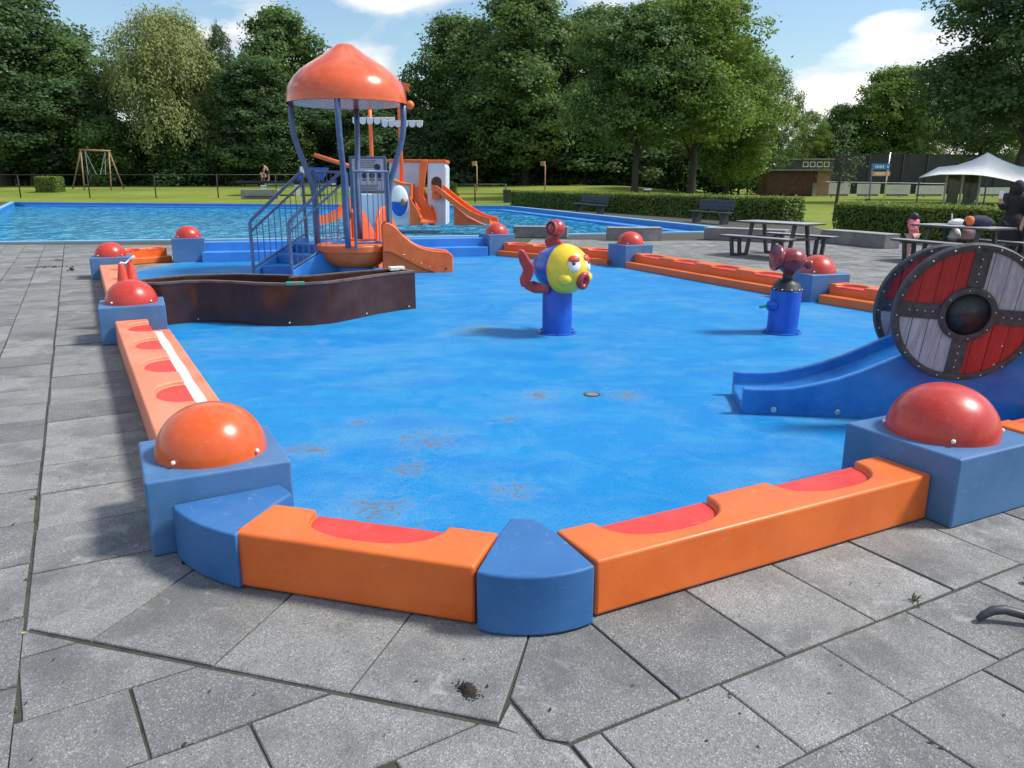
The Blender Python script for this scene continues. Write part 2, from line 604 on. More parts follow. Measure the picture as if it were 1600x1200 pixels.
def m_grass():
    m, t, b = newmat('lawn')
    pos = objcoord(t)
    n = nd(t, 'ShaderNodeTexNoise', Scale=0.09, Detail=8.0, Roughness=0.65)
    t.links.new(pos, n.inputs['Vector'])
    n2 = nd(t, 'ShaderNodeTexNoise', Scale=6.0, Detail=6.0, Roughness=0.7)
    t.links.new(pos, n2.inputs['Vector'])
    c = mixrgb(t, ramp1(t, n.outputs['Fac'], 0.35, 0.65), (0.13, 0.185, 0.032), (0.27, 0.30, 0.060))
    c = mixrgb(t, ramp1(t, n2.outputs['Fac'], 0.4, 0.65, 0, 0.45), c, (0.08, 0.13, 0.016))
    t.links.new(c, b.inputs['Base Color'])
    b.inputs['Roughness'].default_value = 0.9
    b.inputs['Specular IOR Level'].default_value = 0.1
    bump(t, b, n2.outputs['Fac'], 0.8, 0.08)


m_grass()
paint('joint', (0.050, 0.052, 0.036), 0.95, 0.5, 9, fade=(0.085, 0.080, 0.065), dirt=(0.03, 0.045, 0.015), bumpy=0.5)


def m_leaf(name, dark, lite, trans=0.32, rough=0.55):
    m, t, b = newmat(name)
    o = [n for n in t.nodes if n.type == 'OUTPUT_MATERIAL'][0]
    geo = t.nodes.new('ShaderNodeNewGeometry')
    n = nd(t, 'ShaderNodeTexNoise', Scale=0.45, Detail=3.0)
    t.links.new(geo.outputs['Position'], n.inputs['Vector'])
    a = nd(t, 'ShaderNodeMath', operation='MULTIPLY_ADD')
    t.links.new(geo.outputs['Random Per Island'], a.inputs[0])
    a.inputs[1].default_value = 0.5
    sub = ramp1(t, n.outputs['Fac'], 0.3, 0.7, 0, 0.5)
    t.links.new(sub, a.inputs[2])
    c = mixrgb(t, a.outputs[0], dark, lite)
    t.links.new(c, b.inputs['Base Color'])
    b.inputs['Roughness'].default_value = rough
    b.inputs['Specular IOR Level'].default_value = 0.3
    tr = t.nodes.new('ShaderNodeBsdfTranslucent')
    c2 = mixrgb(t, 0.5, c, (0.16, 0.22, 0.02), 'MIX')
    t.links.new(c2, tr.inputs['Color'])
    mx = t.nodes.new('ShaderNodeMixShader')
    mx.inputs[0].default_value = trans
    t.links.new(b.outputs[0], mx.inputs[1])
    t.links.new(tr.outputs[0], mx.inputs[2])
    t.links.new(mx.outputs[0], o.inputs['Surface'])
    return m


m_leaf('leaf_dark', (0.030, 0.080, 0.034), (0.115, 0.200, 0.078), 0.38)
m_leaf('leaf_mid', (0.048, 0.120, 0.040), (0.195, 0.305, 0.100), 0.45)
m_leaf('leaf_lime', (0.095, 0.190, 0.035), (0.27, 0.38, 0.095), 0.52)
m_leaf('leaf_willow', (0.20, 0.245, 0.085), (0.43, 0.47, 0.20), 0.42)
m_leaf('leaf_hedge', (0.040, 0.090, 0.014), (0.19, 0.27, 0.045), 0.3)
m_leaf('leaf_bush', (0.040, 0.085, 0.014), (0.11, 0.165, 0.028), 0.3)


def m_planks(name, col, scratch):
    m, t, b = newmat(name)
    pos = t.nodes.new('ShaderNodeTexCoord').outputs['Object']
    mp_ = nd(t, 'ShaderNodeMapping')
    mp_.inputs['Scale'].default_value = (18, 18, 1.6)
    t.links.new(pos, mp_.inputs['Vector'])
    n = nd(t, 'ShaderNodeTexNoise', Scale=2.2, Detail=8.0, Roughness=0.7, Distortion=0.6)
    t.links.new(mp_.outputs[0], n.inputs['Vector'])
    n2 = nd(t, 'ShaderNodeTexNoise', Scale=30.0, Detail=6.0, Roughness=0.7)
    t.links.new(pos, n2.inputs['Vector'])
    c = mixrgb(t, ramp1(t, n.outputs['Fac'], 0.38, 0.62), tuple(q * 0.62 for q in col), col)
    c = mixrgb(t, ramp1(t, n2.outputs['Fac'], 0.50, 0.70, 0, 0.55), c, scratch)
    t.links.new(c, b.inputs['Base Color'])
    b.inputs['Roughness'].default_value = 0.45
    bump(t, b, n.outputs['Fac'], 0.12, 0.003)


m_planks('plank_red', (0.50, 0.030, 0.028), (0.30, 0.02, 0.02))
m_planks('plank_grey', (0.46, 0.45, 0.50), (0.28, 0.26, 0.32))

# ------------------------------------------------------------------ ground: lawn, pool, pavement
def ring(name, outer, holes, z, mat):
    bm = bmesh.new()
    es = []
    for loop in [outer] + holes:
        vs = [bm.verts.new((p[0], p[1], z)) for p in loop]
        es += [bm.edges.new((vs[i], vs[(i + 1) % len(vs)])) for i in range(len(vs))]
    bmesh.ops.triangle_fill(bm, use_beauty=True, use_dissolve=False, edges=es)
    for f in bm.faces:
        if f.normal.z < 0:
            f.normal_flip()
    me = bpy.data.meshes.new(name)
    bm.to_mesh(me)
    bm.free()
    return structure(linkmesh(name, me, MAT[mat]))


def xy(*pts):
    return [(U(x, y).x, U(x, y).y) for x, y in pts]


POOL = xy((-140, 379.5), (560, 372), (1165, 361), (791, 322), (22, 316))
_lx = U(22, 316)
POOL[0] = (-16.0, U(-140, 379.5).y)
POOL.insert(0, (_lx.x - 6, _lx.y - 22)) if False else None
PAVE = [(-26, -6), (-60, 62), (_lx.x - 2, _lx.y + 2.0), (U(791, 322).x + 1.0, U(791, 322).y + 2.0)] + \
       xy((1262, 349), (1300, 366), (1600, 392)) + [(26, 16), (26, -6)]
ring('lawn', [(-700, -60), (700, -60), (700, 900), (-700, 900)], [PAVE], -0.03, 'lawn')
pavement = ring('pavement', PAVE, [POOL], -0.009, 'joint')



def rise(x, y):
    """the far lawn climbs gently behind the pool, not on the right"""
    a = min(1, max(0, (y - 66) / 32))
    b = 1 - min(1, max(0, (x - 12) / 14))
    return 1.15 * a * a * (3 - 2 * a) * b * b * (3 - 2 * b)


bk = MB()
bx_ = [-400, -200, -110, -70, -40, -20, -8, 0, 6, 12, 14, 16, 18, 20, 22, 24, 26.5]
by_ = [66 + 2.5 * i for i in range(16)] + [125, 180, 300]
bk.add([(x, y, rise(x, y) - 0.045 + (0.02 if y > 66 else 0) * (1 if x < 26 else 0)) for y in by_ for x in bx_],
       [(j * len(bx_) + i, j * len(bx_) + i + 1, (j + 1) * len(bx_) + i + 1, (j + 1) * len(bx_) + i) for j in range(len(by_) - 1) for i in range(len(bx_) - 1)])
structure(bk.top('lawn_bank', MAT['lawn'], None, None, smooth=True))


def offset_poly(poly, d):
    n = len(poly)
    ar = sum(poly[i][0] * poly[(i + 1) % n][1] - poly[(i + 1) % n][0] * poly[i][1] for i in range(n))
    sgn = 1 if ar > 0 else -1
    res = []
    for i in range(n):
        p0, p1, p2 = Vector(poly[i - 1]), Vector(poly[i]), Vector(poly[(i + 1) % n])
        a = (p1 - p0).normalized()
        b = (p2 - p1).normalized()
        na = Vector((a.y, -a.x)) * sgn
        nb = Vector((b.y, -b.x)) * sgn
        m = (na + nb)
        m = m / max(0.25, m.dot(m) / 2) if m.length > 1e-6 else na
        res.append(tuple(p1 + m * d))
    return res


def band(name, pin, pout, z0, z1, mat):
    """coping stones: a raised rim between two outlines"""
    m = MB()
    n = len(pin)
    for i in range(n):
        j = (i + 1) % n
        a, b, c, d = pin[i], pin[j], pout[j], pout[i]
        vs = [(*a, z1), (*b, z1), (*c, z1), (*d, z1), (*a, z0), (*b, z0), (*c, -0.02), (*d, -0.02)]
        m.add(vs, [(0, 1, 2, 3), (0, 4, 5, 1), (3, 2, 6, 7)])
    return structure(m.top(name, MAT[mat], None, None))


paint('coping', (0.22, 0.46, 0.66), 0.5, 0.1, 2)
paint('pool_wall', (0.015, 0.20, 0.52), 0.4, 0.12, 1)
band('pool_coping', POOL, offset_poly(POOL, 0.30), -0.06, 0.03, 'coping')
pw = MB()
pin = offset_poly(POOL, -0.02)
for i in range(len(pin)):
    a, b = pin[i], pin[(i + 1) % len(pin)]
    pw.add([(*a, 0.0), (*b, 0.0), (*b, -1.2), (*a, -1.2)], [(0, 1, 2, 3)])
structure(pw.top('pool_wall', MAT['pool_wall'], None, None))
led = MB()                                   # ledge along the far and right pool sides
pin2 = offset_poly(POOL, -0.75)
for i in range(len(pin)):
    if i in (2, 3):
        a, b, c, d = pin[i], pin[(i + 1) % len(pin)], pin2[(i + 1) % len(pin)], pin2[i]
        led.add([(*a, -0.20), (*b, -0.20), (*c, -0.20), (*d, -0.20), (*c, -0.5), (*d, -0.5)], [(0, 1, 2, 3), (3, 2, 4, 5)])
structure(led.top('pool_ledge', MAT['step_blue'], None, None))
wm = MB()
wm.add([(*p, -0.30) for p in POOL], [tuple(range(len(POOL)))])
structure(wm.top('water', MAT['water'], None, None))

# ------------------------------------------------------------------ paving slabs
slabs = []


def clip(poly, cl):
    n = len(cl)
    ar = sum(cl[i][0] * cl[(i + 1) % n][1] - cl[(i + 1) % n][0] * cl[i][1] for i in range(n))
    if ar < 0:
        cl = cl[::-1]
    outp = poly
    for i in range(n):
        a, b = cl[i], cl[(i + 1) % n]
        inp, outp = outp, []
        if not inp:
            break
        def side(p):
            return (b[0] - a[0]) * (p[1] - a[1]) - (b[1] - a[1]) * (p[0] - a[0])
        for k in range(len(inp)):
            p, q = inp[k], inp[(k + 1) % len(inp)]
            sp, sq = side(p), side(q)
            if sp >= 0:
                outp.append(p)
            if (sp >= 0) != (sq >= 0):
                t_ = sp / (sp - sq)
                outp.append((p[0] + (q[0] - p[0]) * t_, p[1] + (q[1] - p[1]) * t_))
    return outp


def parea(p):
    return 0.5 * abs(sum(p[i][0] * p[(i + 1) % len(p)][1] - p[(i + 1) % len(p)][0] * p[i][1] for i in range(len(p))))


def lay(zone, org, du, w_, d_, stag, gap=0.008):
    """slabs of w_ by d_ in rows along du, clipped to a convex zone; stag(row) shifts a row"""
    du = Vector(du).normalized()
    dv = Vector((-du.y, du.x))
    us = [(Vector(p) - org).dot(du) for p in zone]
    vs = [(Vector(p) - org).dot(dv) for p in zone]
    for r in range(math.floor(min(vs) / d_), math.ceil(max(vs) / d_)):
        s0 = stag(r)
        for k in range(math.floor((min(us) - s0) / w_), math.ceil((max(us) - s0) / w_)):
            g1, g2 = gap * random.uniform(0.3, 0.75), gap * random.uniform(0.3, 0.75)
            u0, u1 = s0 + k * w_ + g1, s0 + (k + 1) * w_ - g1
            v0, v1 = r * d_ + g2, (r + 1) * d_ - g2
            q = [tuple(org + du * a + dv * b) for a, b in ((u0, v0), (u1, v0), (u1, v1), (u0, v1))]
            q = clip(q, zone)
            if len(q) >= 3 and parea(q) > 0.003 and parea(q) > 0.018 * sum((Vector(q[i]) - Vector(q[i - 1])).length for i in range(len(q))) ** 2:
                slabs.append(q)


def v2(x, y):
    p = U(x, y)
    return Vector((p.x, p.y))


# left of the basin: long joints run away from the camera, rows go across
jl0, jl1 = v2(37, 985), v2(96, 425)
dL = (jl1 - jl0).normalized()
nL = Vector((dL.y, -dL.x))
colw = abs((v2(40, 458) - jl0).dot(nL))
wallL0, wallL1 = v2(262, 905), v2(150, 440)
far = jl0 + dL * 26
near = jl0 - dL * 5
_w = (v2(282, 899) - jl0).dot(nL)
zone_strip = [tuple(jl0), tuple(v2(282, 899)), tuple(far + nL * (_w + 4.5)), tuple(far)]
zone_left = [tuple(near), tuple(jl0), tuple(far), tuple(far - nL * 12), tuple(near - nL * 6)]
_g = v2(52, 856)
lay(clip(zone_strip, [(-30, -5), (30, -5), (30, 21.2), (-30, 21.2)]), _g - dL * ((_g - jl0).dot(dL) % 0.5), nL, 3.0 if False else 2.6, 0.5, lambda r: 0.0, gap=0.014)
lay(clip(zone_left, [(-30, 0.6), (30, 0.6), (30, 21.2), (-30, 21.2)]), jl0 + dL * 0.12, nL, colw, 0.5, lambda r: 0.0, gap=0.014)
# strip in front of the left bench
ml0, ml1 = jl0, v2(775, 1134)
dA = (ml1 - ml0).normalized()
zone_a = [tuple(jl0), tuple(v2(282, 880)), tuple(v2(742, 930)), tuple(v2(832, 972)), tuple(v2(775, 1134))]
ja, jb = v2(332.5, 1040), v2(543.8, 1083.8)
lay(zone_a, ja, dA, (jb - ja).length, 1.2, lambda r: 0.0, gap=0.008)
# in front of it the left grid goes on
zone_f = [tuple(jl0), tuple(v2(775, 1134)), tuple(v2(889, 1164)), tuple(v2(1000, 1296)), tuple(v2(1000, 1296) - Vector((0.3, 1.2))), tuple(jl0 - dL * 2.6)]
zone_f = [tuple(Vector(p) - Vector((0, 0.005))) for p in zone_f]
lay(zone_f, v2(22, 1130), (v2(300, 1043) - v2(22, 1130)), 0.60, 0.40, lambda r: 0.02 + 0.31 * (r % 2), gap=0.009)
# right: rows along the right bench
b0, b1 = v2(1062.5, 1091), v2(1595, 880)
dB = (b1 - b0).normalized()
wB = (v2(1492.5, 920) - v2(1231, 1022.5)).length / 2
nB = Vector((-dB.y, dB.x))
zone_b1 = [tuple(v2(834, 970)), tuple(v2(796, 1094)), tuple(v2(845, 1152)), tuple(v2(890, 1158)), tuple(b0), tuple(b0 + dB * 9), tuple(b0 + dB * 9 + nB * 0.62), tuple(v2(1437, 795)), tuple(v2(930, 940))]
lay(zone_b1, b0, dB, wB, 0.9, lambda r: 0.0, gap=0.008)
o2 = b0 - nB * 0.006
zone_b2 = [tuple(v2(894, 1161)), tuple(o2 - dB * 0.30), tuple(o2 + dB * 9), tuple(o2 + dB * 9 - nB * 4), tuple(o2 + dB * 1.2 - nB * 2.4), tuple(v2(1002, 1292))]
lay(zone_b2, o2, dB, wB, 0.375, lambda r: 0.165 if r % 2 else 0.05, gap=0.008)
slabs.append(clip([tuple(p) for p in (v2(778, 1134), v2(797, 1098), v2(842, 1152), v2(848, 1159))], [(-9, 0), (9, 0), (9, 9), (-9, 9)]))
# the plaza on the right and behind
zone_r = [tuple(b0 + dB * 2.3 + nB * 0.64), tuple(b0 + dB * 24 + nB * 0.64), (22, 15.5), (10.5, 22.2), (0.6, 23.2), (0.2, 20.0)]
dR = Vector((-0.40, 0.916)).normalized()
lay(zone_r, Vector((5.0, 9.0)), Vector((0.916, 0.40)), 0.5, 0.5, lambda r: 0.25 * (r % 2), gap=0.016)


def slab_area(q):
    pts = [PX((p[0], max(p[1], 0.7), 0)) for p in q]
    cx = sum(p[0] for p in pts) / len(pts)
    cy = sum(p[1] for p in pts) / len(pts)
    if not (-150 < cx < 1750 and 250 < cy < 1330):
        return 0
    return parea([(p[0], p[1]) for p in pts])


def slab_geo(m, q):
    n = len(q)
    c = Vector((sum(p[0] for p in q) / n, sum(p[1] for p in q) / n))
    tx, ty, dz = random.gauss(0, 0.0016), random.gauss(0, 0.0016), random.uniform(-0.002, 0.001)
    def z(p):
        return dz + (p[0] - c.x) * tx * 2 + (p[1] - c.y) * ty * 2
    ins = 0.0035
    inn = []
    for p in q:
        d = Vector(p) - c
        inn.append(tuple(Vector(p) - d.normalized() * ins * 1.4))
    q = [(p[0] + random.uniform(-.0015, .0015), p[1] + random.uniform(-.0015, .0015)) for p in q]
    vs = [(*p, z(p)) for p in inn] + [(*p, z(p) - ins) for p in q] + [(*p, -0.05) for p in q]
    fs = [tuple(range(n))]
    for i in range(n):
        j = (i + 1) % n
        fs += [(n + i, n + j, j, i), (2 * n + i, 2 * n + j, n + j, n + i)]
    m.add(vs, fs)


slabs.sort(key=slab_area, reverse=True)
slabs = [q for q in slabs if slab_area(q) > 0]
rest = MB()
for i, q in enumerate(slabs):
    if i < 300:
        m = MB()
        slab_geo(m, q)
        c = Vector((sum(p[0] for p in q) / len(q), sum(p[1] for p in q) / len(q), 0))
        o = linkmesh('paving_slab', m.mesh('paving_slab', c), MAT['slab'], pavement, loc=c)
    else:
        slab_geo(rest, q)
if rest.v:
    o = rest.build('distant_slabs', MAT['slab'], pavement)
    o['kind'] = 'stuff'

# ------------------------------------------------------------------ splash basin: floor, blocks with domes, benches
def rotp(p, a):
    return Vector((p[0] * math.cos(a) - p[1] * math.sin(a), p[0] * math.sin(a) + p[1] * math.cos(a)))


BOX = {}     # name: centre, height, rotation
for k, px, py, h, rz in (('L1', 331, 704, .36, 27), ('RN', 1471, 673, .36, 27), ('L2', 206, 472, .39, 25), ('L3', 173, 400, .37, 24),
                         ('BL', 294, 371, .50, 20), ('BM', 776, 365, .48, 24), ('R2', 985, 381, .44, 25), ('R3', 1276, 425, .39, 17)):
    p = U(px, py, h)
    BOX[k] = (Vector((p.x, p.y)), h, R(rz))
_r3 = BOX['R3'][0]
BOX['R4'] = (_r3 + Vector((0.95, -1.75)), .38, R(17))
CEN = Vector((-0.4, 9.0))
FL = 0.012
floor_pts = [BOX['L1'][0], v2(372, 905), v2(742, 965), v2(930, 950), v2(1437, 800), BOX['RN'][0], Vector((4.2, 4.9)), Vector((5.9, 7.0)),
             BOX['R4'][0], BOX['R3'][0], BOX['R2'][0], BOX['BM'][0], BOX['BL'][0] + Vector((0, .3)), BOX['L3'][0], BOX['L2'][0]]
fm = MB()
fm.add([(p[0], p[1], FL) for p in floor_pts], [tuple(range(len(floor_pts)))])
structure(fm.top('basin_floor', MAT['pool_floor'], None, None))

dome_prof = []
DR, DH = 0.262, 0.245
for i in range(15):
    a = PI / 2 * i / 14
    dome_prof.append((DR * math.cos(a) ** 0.94 if i < 14 else 0.0, DH * math.sin(a)))
dome_prof.insert(0, (DR + 0.006, 0.0))
blabels = {
    'L1': ('block with a bright orange dome at the near left corner of the basin', 'dome_orange'),
    'RN': ('large near block with a dark red dome in front of the round shields', 'dome_red'),
    'L2': ('block with a red dome between the dark brown trough and the grey paving', 'dome_red'),
    'L3': ('block with a red dome at the far left corner, beside the black leaf litter', 'dome_red'),
    'BL': ('block with a red dome at the water edge, left of the blue stair', 'dome_red'),
    'BM': ('block with a small red dome behind the fish, right of the orange slide', 'dome_red'),
    'R2': ('block with a red dome between the two far right orange benches', 'dome_red'),
    'R3': ('block with a red dome just behind the red water cannon', 'dome_red'),
    'R4': ('block mostly hidden behind the rear round shield', 'dome_red')}
for k, (c, h, rz) in BOX.items():
    s = 0.64 if k != 'RN' else 0.67
    t = thing('dome_block', 'blue ' + blabels[k][0], 'block', (c.x, c.y, 0), rz, 'blue blocks with domes around the basin')
    m = MB().box((0, 0, h / 2), (s, s, h))
    m.build('block', MAT['block_blue'], t, bevel=0.012, seg=3)
    d = MB().lathe(dome_prof, 40, (0, 0, h - 0.002))
    if k == 'R4':
        continue
    do = d.build('dome', MAT[blabels[k][1]], t, auto=50)
    if k == 'RN':
        do.scale = (1.06, 1.06, 1.06)
        do.location.z = -h * 0.06
    for a in (225, 315, 45, 135):
        b = MB().ball((math.cos(R(a)) * (DR + .004), math.sin(R(a)) * (DR + .004), h + 0.028), 0.011, 10, 6)
        b.build('bolt', MAT['white'], do, smooth=True)

BW, BH = 0.31, 0.25


def bench(p0, p1, inner, n, label, mat='bench_orange', step=True, h=BH, pad='red_pad', wid=BW, step_mat=None):
    """bench from p0 to p1 along its outer edge; `inner` points into the basin; n scooped red seats"""
    p0, p1 = Vector(p0), Vector(p1)
    d = p1 - p0
    L = d.length
    d.normalize()
    nn = Vector((-d.y, d.x))
    if nn.dot(Vector(inner) - p0) < 0:
        p0, p1 = p1, p0
        d = -d
        nn = -nn
    rz = math.atan2(d.y, d.x)
    t = thing('curved_seat_bench', label, 'bench', (p0.x, p0.y, 0), rz, 'orange benches around the basin')
    W, H, dep = wid, h, 0.038
    top, bot = H, H - dep
    vs, fs = [], []
    def a(x, y, z):
        vs.append((x, y, z))
        return len(vs) - 1
    bz = 0.006
    f00, f10 = a(0, 0, bz), a(L, 0, bz)
    t00, t10 = a(0, 0, top), a(L, 0, top)
    f11, f01 = a(L, W, bz), a(0, W, bz)
    t11, t01 = a(L, W, top), a(0, W, top)
    outline = [t00, t10, t11]
    inner_face = [t11]
    mod = L / n
    half = min(0.31, mod * 0.34)
    pads = []
    for k in reversed(range(n)):
        c = (k + .5) * mod
        NN = 14
        up, lo = [], []
        for i in range(NN + 1):
            an = PI * i / NN
            x = c + half * math.copysign(abs(math.cos(an)) ** 0.85, math.cos(an))
            y = W - 0.225 * math.sin(an) ** 0.8
            up.append(a(x, y, top))
            lo.append(a(x, y, bot))
        outline += up
        for i in range(NN):
            fs.append((up[i], lo[i], lo[i + 1], up[i + 1]))
        fs.append(tuple(lo))
        inner_face += [up[0], lo[0], lo[-1], up[-1]]
        pads.append([(vs[i][0], vs[i][1]) for i in lo])
    outline.append(t01)
    inner_face += [t01, f01, f11]
    fs.append(tuple(outline))
    fs.append(tuple(inner_face))
    fs += [(f00, f10, t10, t00), (f10, f11, t11, t10), (f01, f00, t00, t01), (f00, f01, f11, f10)]
    m = MB().add(vs, fs)
    m.build('bench_body', MAT[mat], t, bevel=0.014, seg=3, auto=40)
    for p in pads:
        cx = sum(q[0] for q in p) / len(p)
        p2 = [(cx + (q[0] - cx) * 0.985, W + 0.0015 - (W - q[1]) * 0.965) for q in p]
        MB().prism(p2, bot - 0.01, bot + 0.004).build('seat_pad', MAT[pad], t)
    if step:
        MB().box((L / 2, W + 0.103, 0.066), (L - 0.01, 0.20, 0.120)).build('step', MAT[step_mat or mat], t, bevel=0.012, seg=2)
    return t


def between(a, b, n, label, off=-0.2, trim=0.33, **kw):
    ca, cb = BOX[a][0], BOX[b][0]
    d = (cb - ca).normalized()
    nn = Vector((-d.y, d.x))
    if nn.dot(CEN - ca) < 0:
        nn = -nn
    return bench(ca + d * trim + nn * off, cb - d * trim + nn * off, CEN, n, label, **kw)


between('L1', 'L2', 5, 'long faded salmon orange bench beside the grey paving, nearest left side', mat='faded_orange')
between('L2', 'L3', 4, 'faded orange bench behind the dark brown trough', mat='faded_orange')
_a, _b = v2(196, 415), v2(270, 409)
_n = Vector((-(_b - _a).y, (_b - _a).x)).normalized()
bench(_a + _n * .51, _b + _n * .51, CEN, 2, 'short orange bench at the far left corner by the water', h=.30)
between('BM', 'R2', 4, 'orange bench behind the fish, running away to the water edge', h=.30)
between('R2', 'R3', 4, 'long orange bench on the right between two red domes', h=.28)
between('R3', 'R4', 2, 'short orange bench ending behind the rear round shield', h=.27)
# the two benches nearest to the camera
A0, A1 = v2(370, 917), v2(742, 978)
B0, B1 = v2(930, 966), v2(1446, 812)
bench(A0, A1, CEN, 1, 'nearest orange bench with one red seat, between two blue wedges', step=False)
bench(B0, B1, CEN, 2, 'near orange bench with two red seats, ending at the dark red dome', h=.245, step=False)
rn = BOX['RN'][0]
bench(rn + Vector((0.72, 0.22)), rn + Vector((2.4, 1.1)), CEN, 2, 'orange bench mostly outside the picture behind the dark red dome')


def wedge(pxs, z, label):
    poly = [(U(x, y, z).x, U(x, y, z).y) for x, y in pxs]
    return MB().prism(poly, 0.004, z).top('corner_wedge', MAT['wedge_blue'], label, 'wedge', 'blue corner wedges', bevel=0.010, seg=3, auto=40)


wedge([(743.5, 893), (766, 898), (792, 900.5), (820, 901.5), (850, 900.5), (880, 897), (908, 891), (930, 883.5), (868, 830), (834, 810), (798, 809), (779, 834)], .25,
      'blue wedge with a rounded front at the foremost corner of the basin')
wedge([(268, 789), (273, 796), (283, 804), (298, 813), (316, 821), (340, 829), (367.5, 836), (425, 789), (456, 770), (437, 756)], .25,
      'blue wedge with a rounded front beside the orange dome')

# white strip lying on the left step
ca, cb = BOX['L1'][0], BOX['L2'][0]
d = (cb - ca).normalized()
nn = Vector((d.y, -d.x))
ws = MB()
pl = []
for i in range(13):
    q = ca + d * (0.55 + i / 12 * (5.05 - 0.75)) + nn * (0.175 + 0.004 * math.sin(i * 2.1))
    pl.append(q)
vs, fs = [], []
for q in pl:
    for o_, z_ in ((-0.045, 0.129), (-0.045, 0.137), (-0.015, 0.141), (0.015, 0.137), (0.045, 0.140), (0.045, 0.129)):
        r_ = q + nn * o_
        vs.append((r_.x, r_.y, z_))
for i in range(len(pl) - 1):
    for k in range(5):
        fs.append((i * 6 + k, i * 6 + k + 1, (i + 1) * 6 + k + 1, (i + 1) * 6 + k))
ws.add(vs, fs)
ws.top('edging_strip', MAT['white'], 'long white strip lying on the step of the salmon orange bench', 'strip')

# stepped blue wall at the back
a_, b_ = BOX['BL'][0], BOX['BM'][0]
d = (b_ - a_).normalized()
nn = Vector((d.y, -d.x))
t = thing('stepped_wall', 'low blue stepped wall between basin and pool, behind the stair', 'wall', (a_.x, a_.y, 0))
for o_, h_, w_, nme in ((-0.05, 0.40, 0.36, 'upper_step'), (0.30, 0.22, 0.34, 'lower_step')):
    q0, q1 = a_ + d * 0.3 + nn * o_, b_ - d * 0.3 + nn * o_
    MB().bar((q0.x, q0.y, h_ / 2), (q1.x, q1.y, h_ / 2), w_, h_).build(nme, MAT['step_blue'], t, world=True, bevel=0.012)

# ------------------------------------------------------------------ floor drain
p = U(925, 619)
t = thing('floor_drain', 'small round metal drain cover in the blue floor', 'drain', (p.x, p.y, FL))
MB().lathe([(0.066, 0.0), (0.066, 0.006), (0.056, 0.006), (0.056, 0.003), (0, 0.003)], 24).build('rim', MAT['dark_metal'], t)
MB().lathe([(0.052, 0.003), (0.050, 0.007), (0, 0.007)], 24).build('cover', MAT['concrete'], t)


# ------------------------------------------------------------------ slides
def slide_geo(m, pts, width, wall, thick=0.04, ground=None, floor_t=0.05):
    """trough swept along pts; side walls stand `wall` above the bed; outer sides reach down to `ground`"""
    pts = [Vector(p) for p in pts]
    st = []
    for i, p in enumerate(pts):
        t_ = pts[min(i + 1, len(pts) - 1)] - pts[max(i - 1, 0)]
        t_.z = 0
        t_.normalize()
        r_ = Vector((t_.y, -t_.x, 0))
        wl = wall[i] if isinstance(wall, (list, tuple)) else wall
        g = (p.z - floor_t) if ground is None else (ground[i] if isinstance(ground, (list, tuple)) else ground)
        hw = width / 2
        sec = [(-hw - thick, g), (-hw - thick, p.z + wl), (-hw, p.z + wl), (-hw, p.z + .015), (-hw * .6, p.z), (hw * .6, p.z), (hw, p.z + .015), (hw, p.z + wl), (hw + thick, p.z + wl), (hw + thick, g)]
        st.append([Vector((p.x, p.y, 0)) + r_ * a + Vector((0, 0, b)) for a, b in sec])
    vs = [v for s in st for v in s]
    n = len(st[0])
    fs = []
    for i in range(len(st) - 1):
        for k in range(n):
            fs.append((i * n + k, i * n + (k + 1) % n, (i + 1) * n + (k + 1) % n, (i + 1) * n + k))
    fs.append(tuple(range(n)))
    fs.append(tuple(range((len(st) - 1) * n, len(st) * n))[::-1])
    m.add(vs, fs)
    return m


def sweep(p0, p1, z0, z1, n, shape):
    return [Vector((p0[0] + (p1[0] - p0[0]) * i / n, p0[1] + (p1[1] - p0[1]) * i / n, z1 + (z0 - z1) * shape(i / n))) for i in range(n + 1)]


# ------------------------------------------------------------------ stair tower with onion roof
PZ = 0.52                                        # platform level
cl, cr, cc = U(490, 382, PZ), U(609, 382, PZ), U(549, 387, PZ)
TC = Vector(((cl.x + cr.x) / 2, cl.y + 0.25, 0))
TR = (cr.x - cl.x) / 2
tower = thing('play_tower', 'play tower with orange onion roof on curved blue posts and a stair', 'play tower', (TC.x, TC.y, FL))
zr = V(541, 160, TC.y).z                         # rim
za = V(541, 69, TC.y).z                          # apex
RR = (632 - 448) / 2 / F * (TC.y * _c + (CH - zr) * _s)
hh = za - zr
prof = [(1.0, 0), (1.005, .03), (1.0, .10), (.982, .20), (.94, .31), (.865, .42), (.765, .53), (.65, .62), (.53, .70), (.415, .775), (.315, .845), (.232, .91), (.175, .955), (.14, .985), (.09, 1.0), (0, 1.0)]
roof = MB().lathe([(a * RR, zr + b * hh) for a, b in prof], 48, (TC.x, TC.y, 0)).build('roof', MAT['orange_gloss'] if 'orange_gloss' in MAT else paint('orange_gloss', (0.70, 0.10, 0.018), 0.24, 0.08, 3, coat=0.4, bumpy=0.02), tower, world=True, auto=60)
MB().lathe([(RR * .985, zr - .02), (RR * .95, zr + .06), (RR * .6, zr + .14), (0, zr + .16)], 48, (TC.x, TC.y, 0)).build('roof_underside', MAT['roof_under'], roof, world=True, smooth=True)
MB().lathe([(RR * 1.012, zr - .035), (RR * 1.012, zr + .02), (RR * .97, zr + .02), (RR * .97, zr - .035), (RR * 1.012, zr - .035)], 48, (TC.x, TC.y, 0)).build('rim', MAT['orange_gloss'], roof, world=True, auto=40)
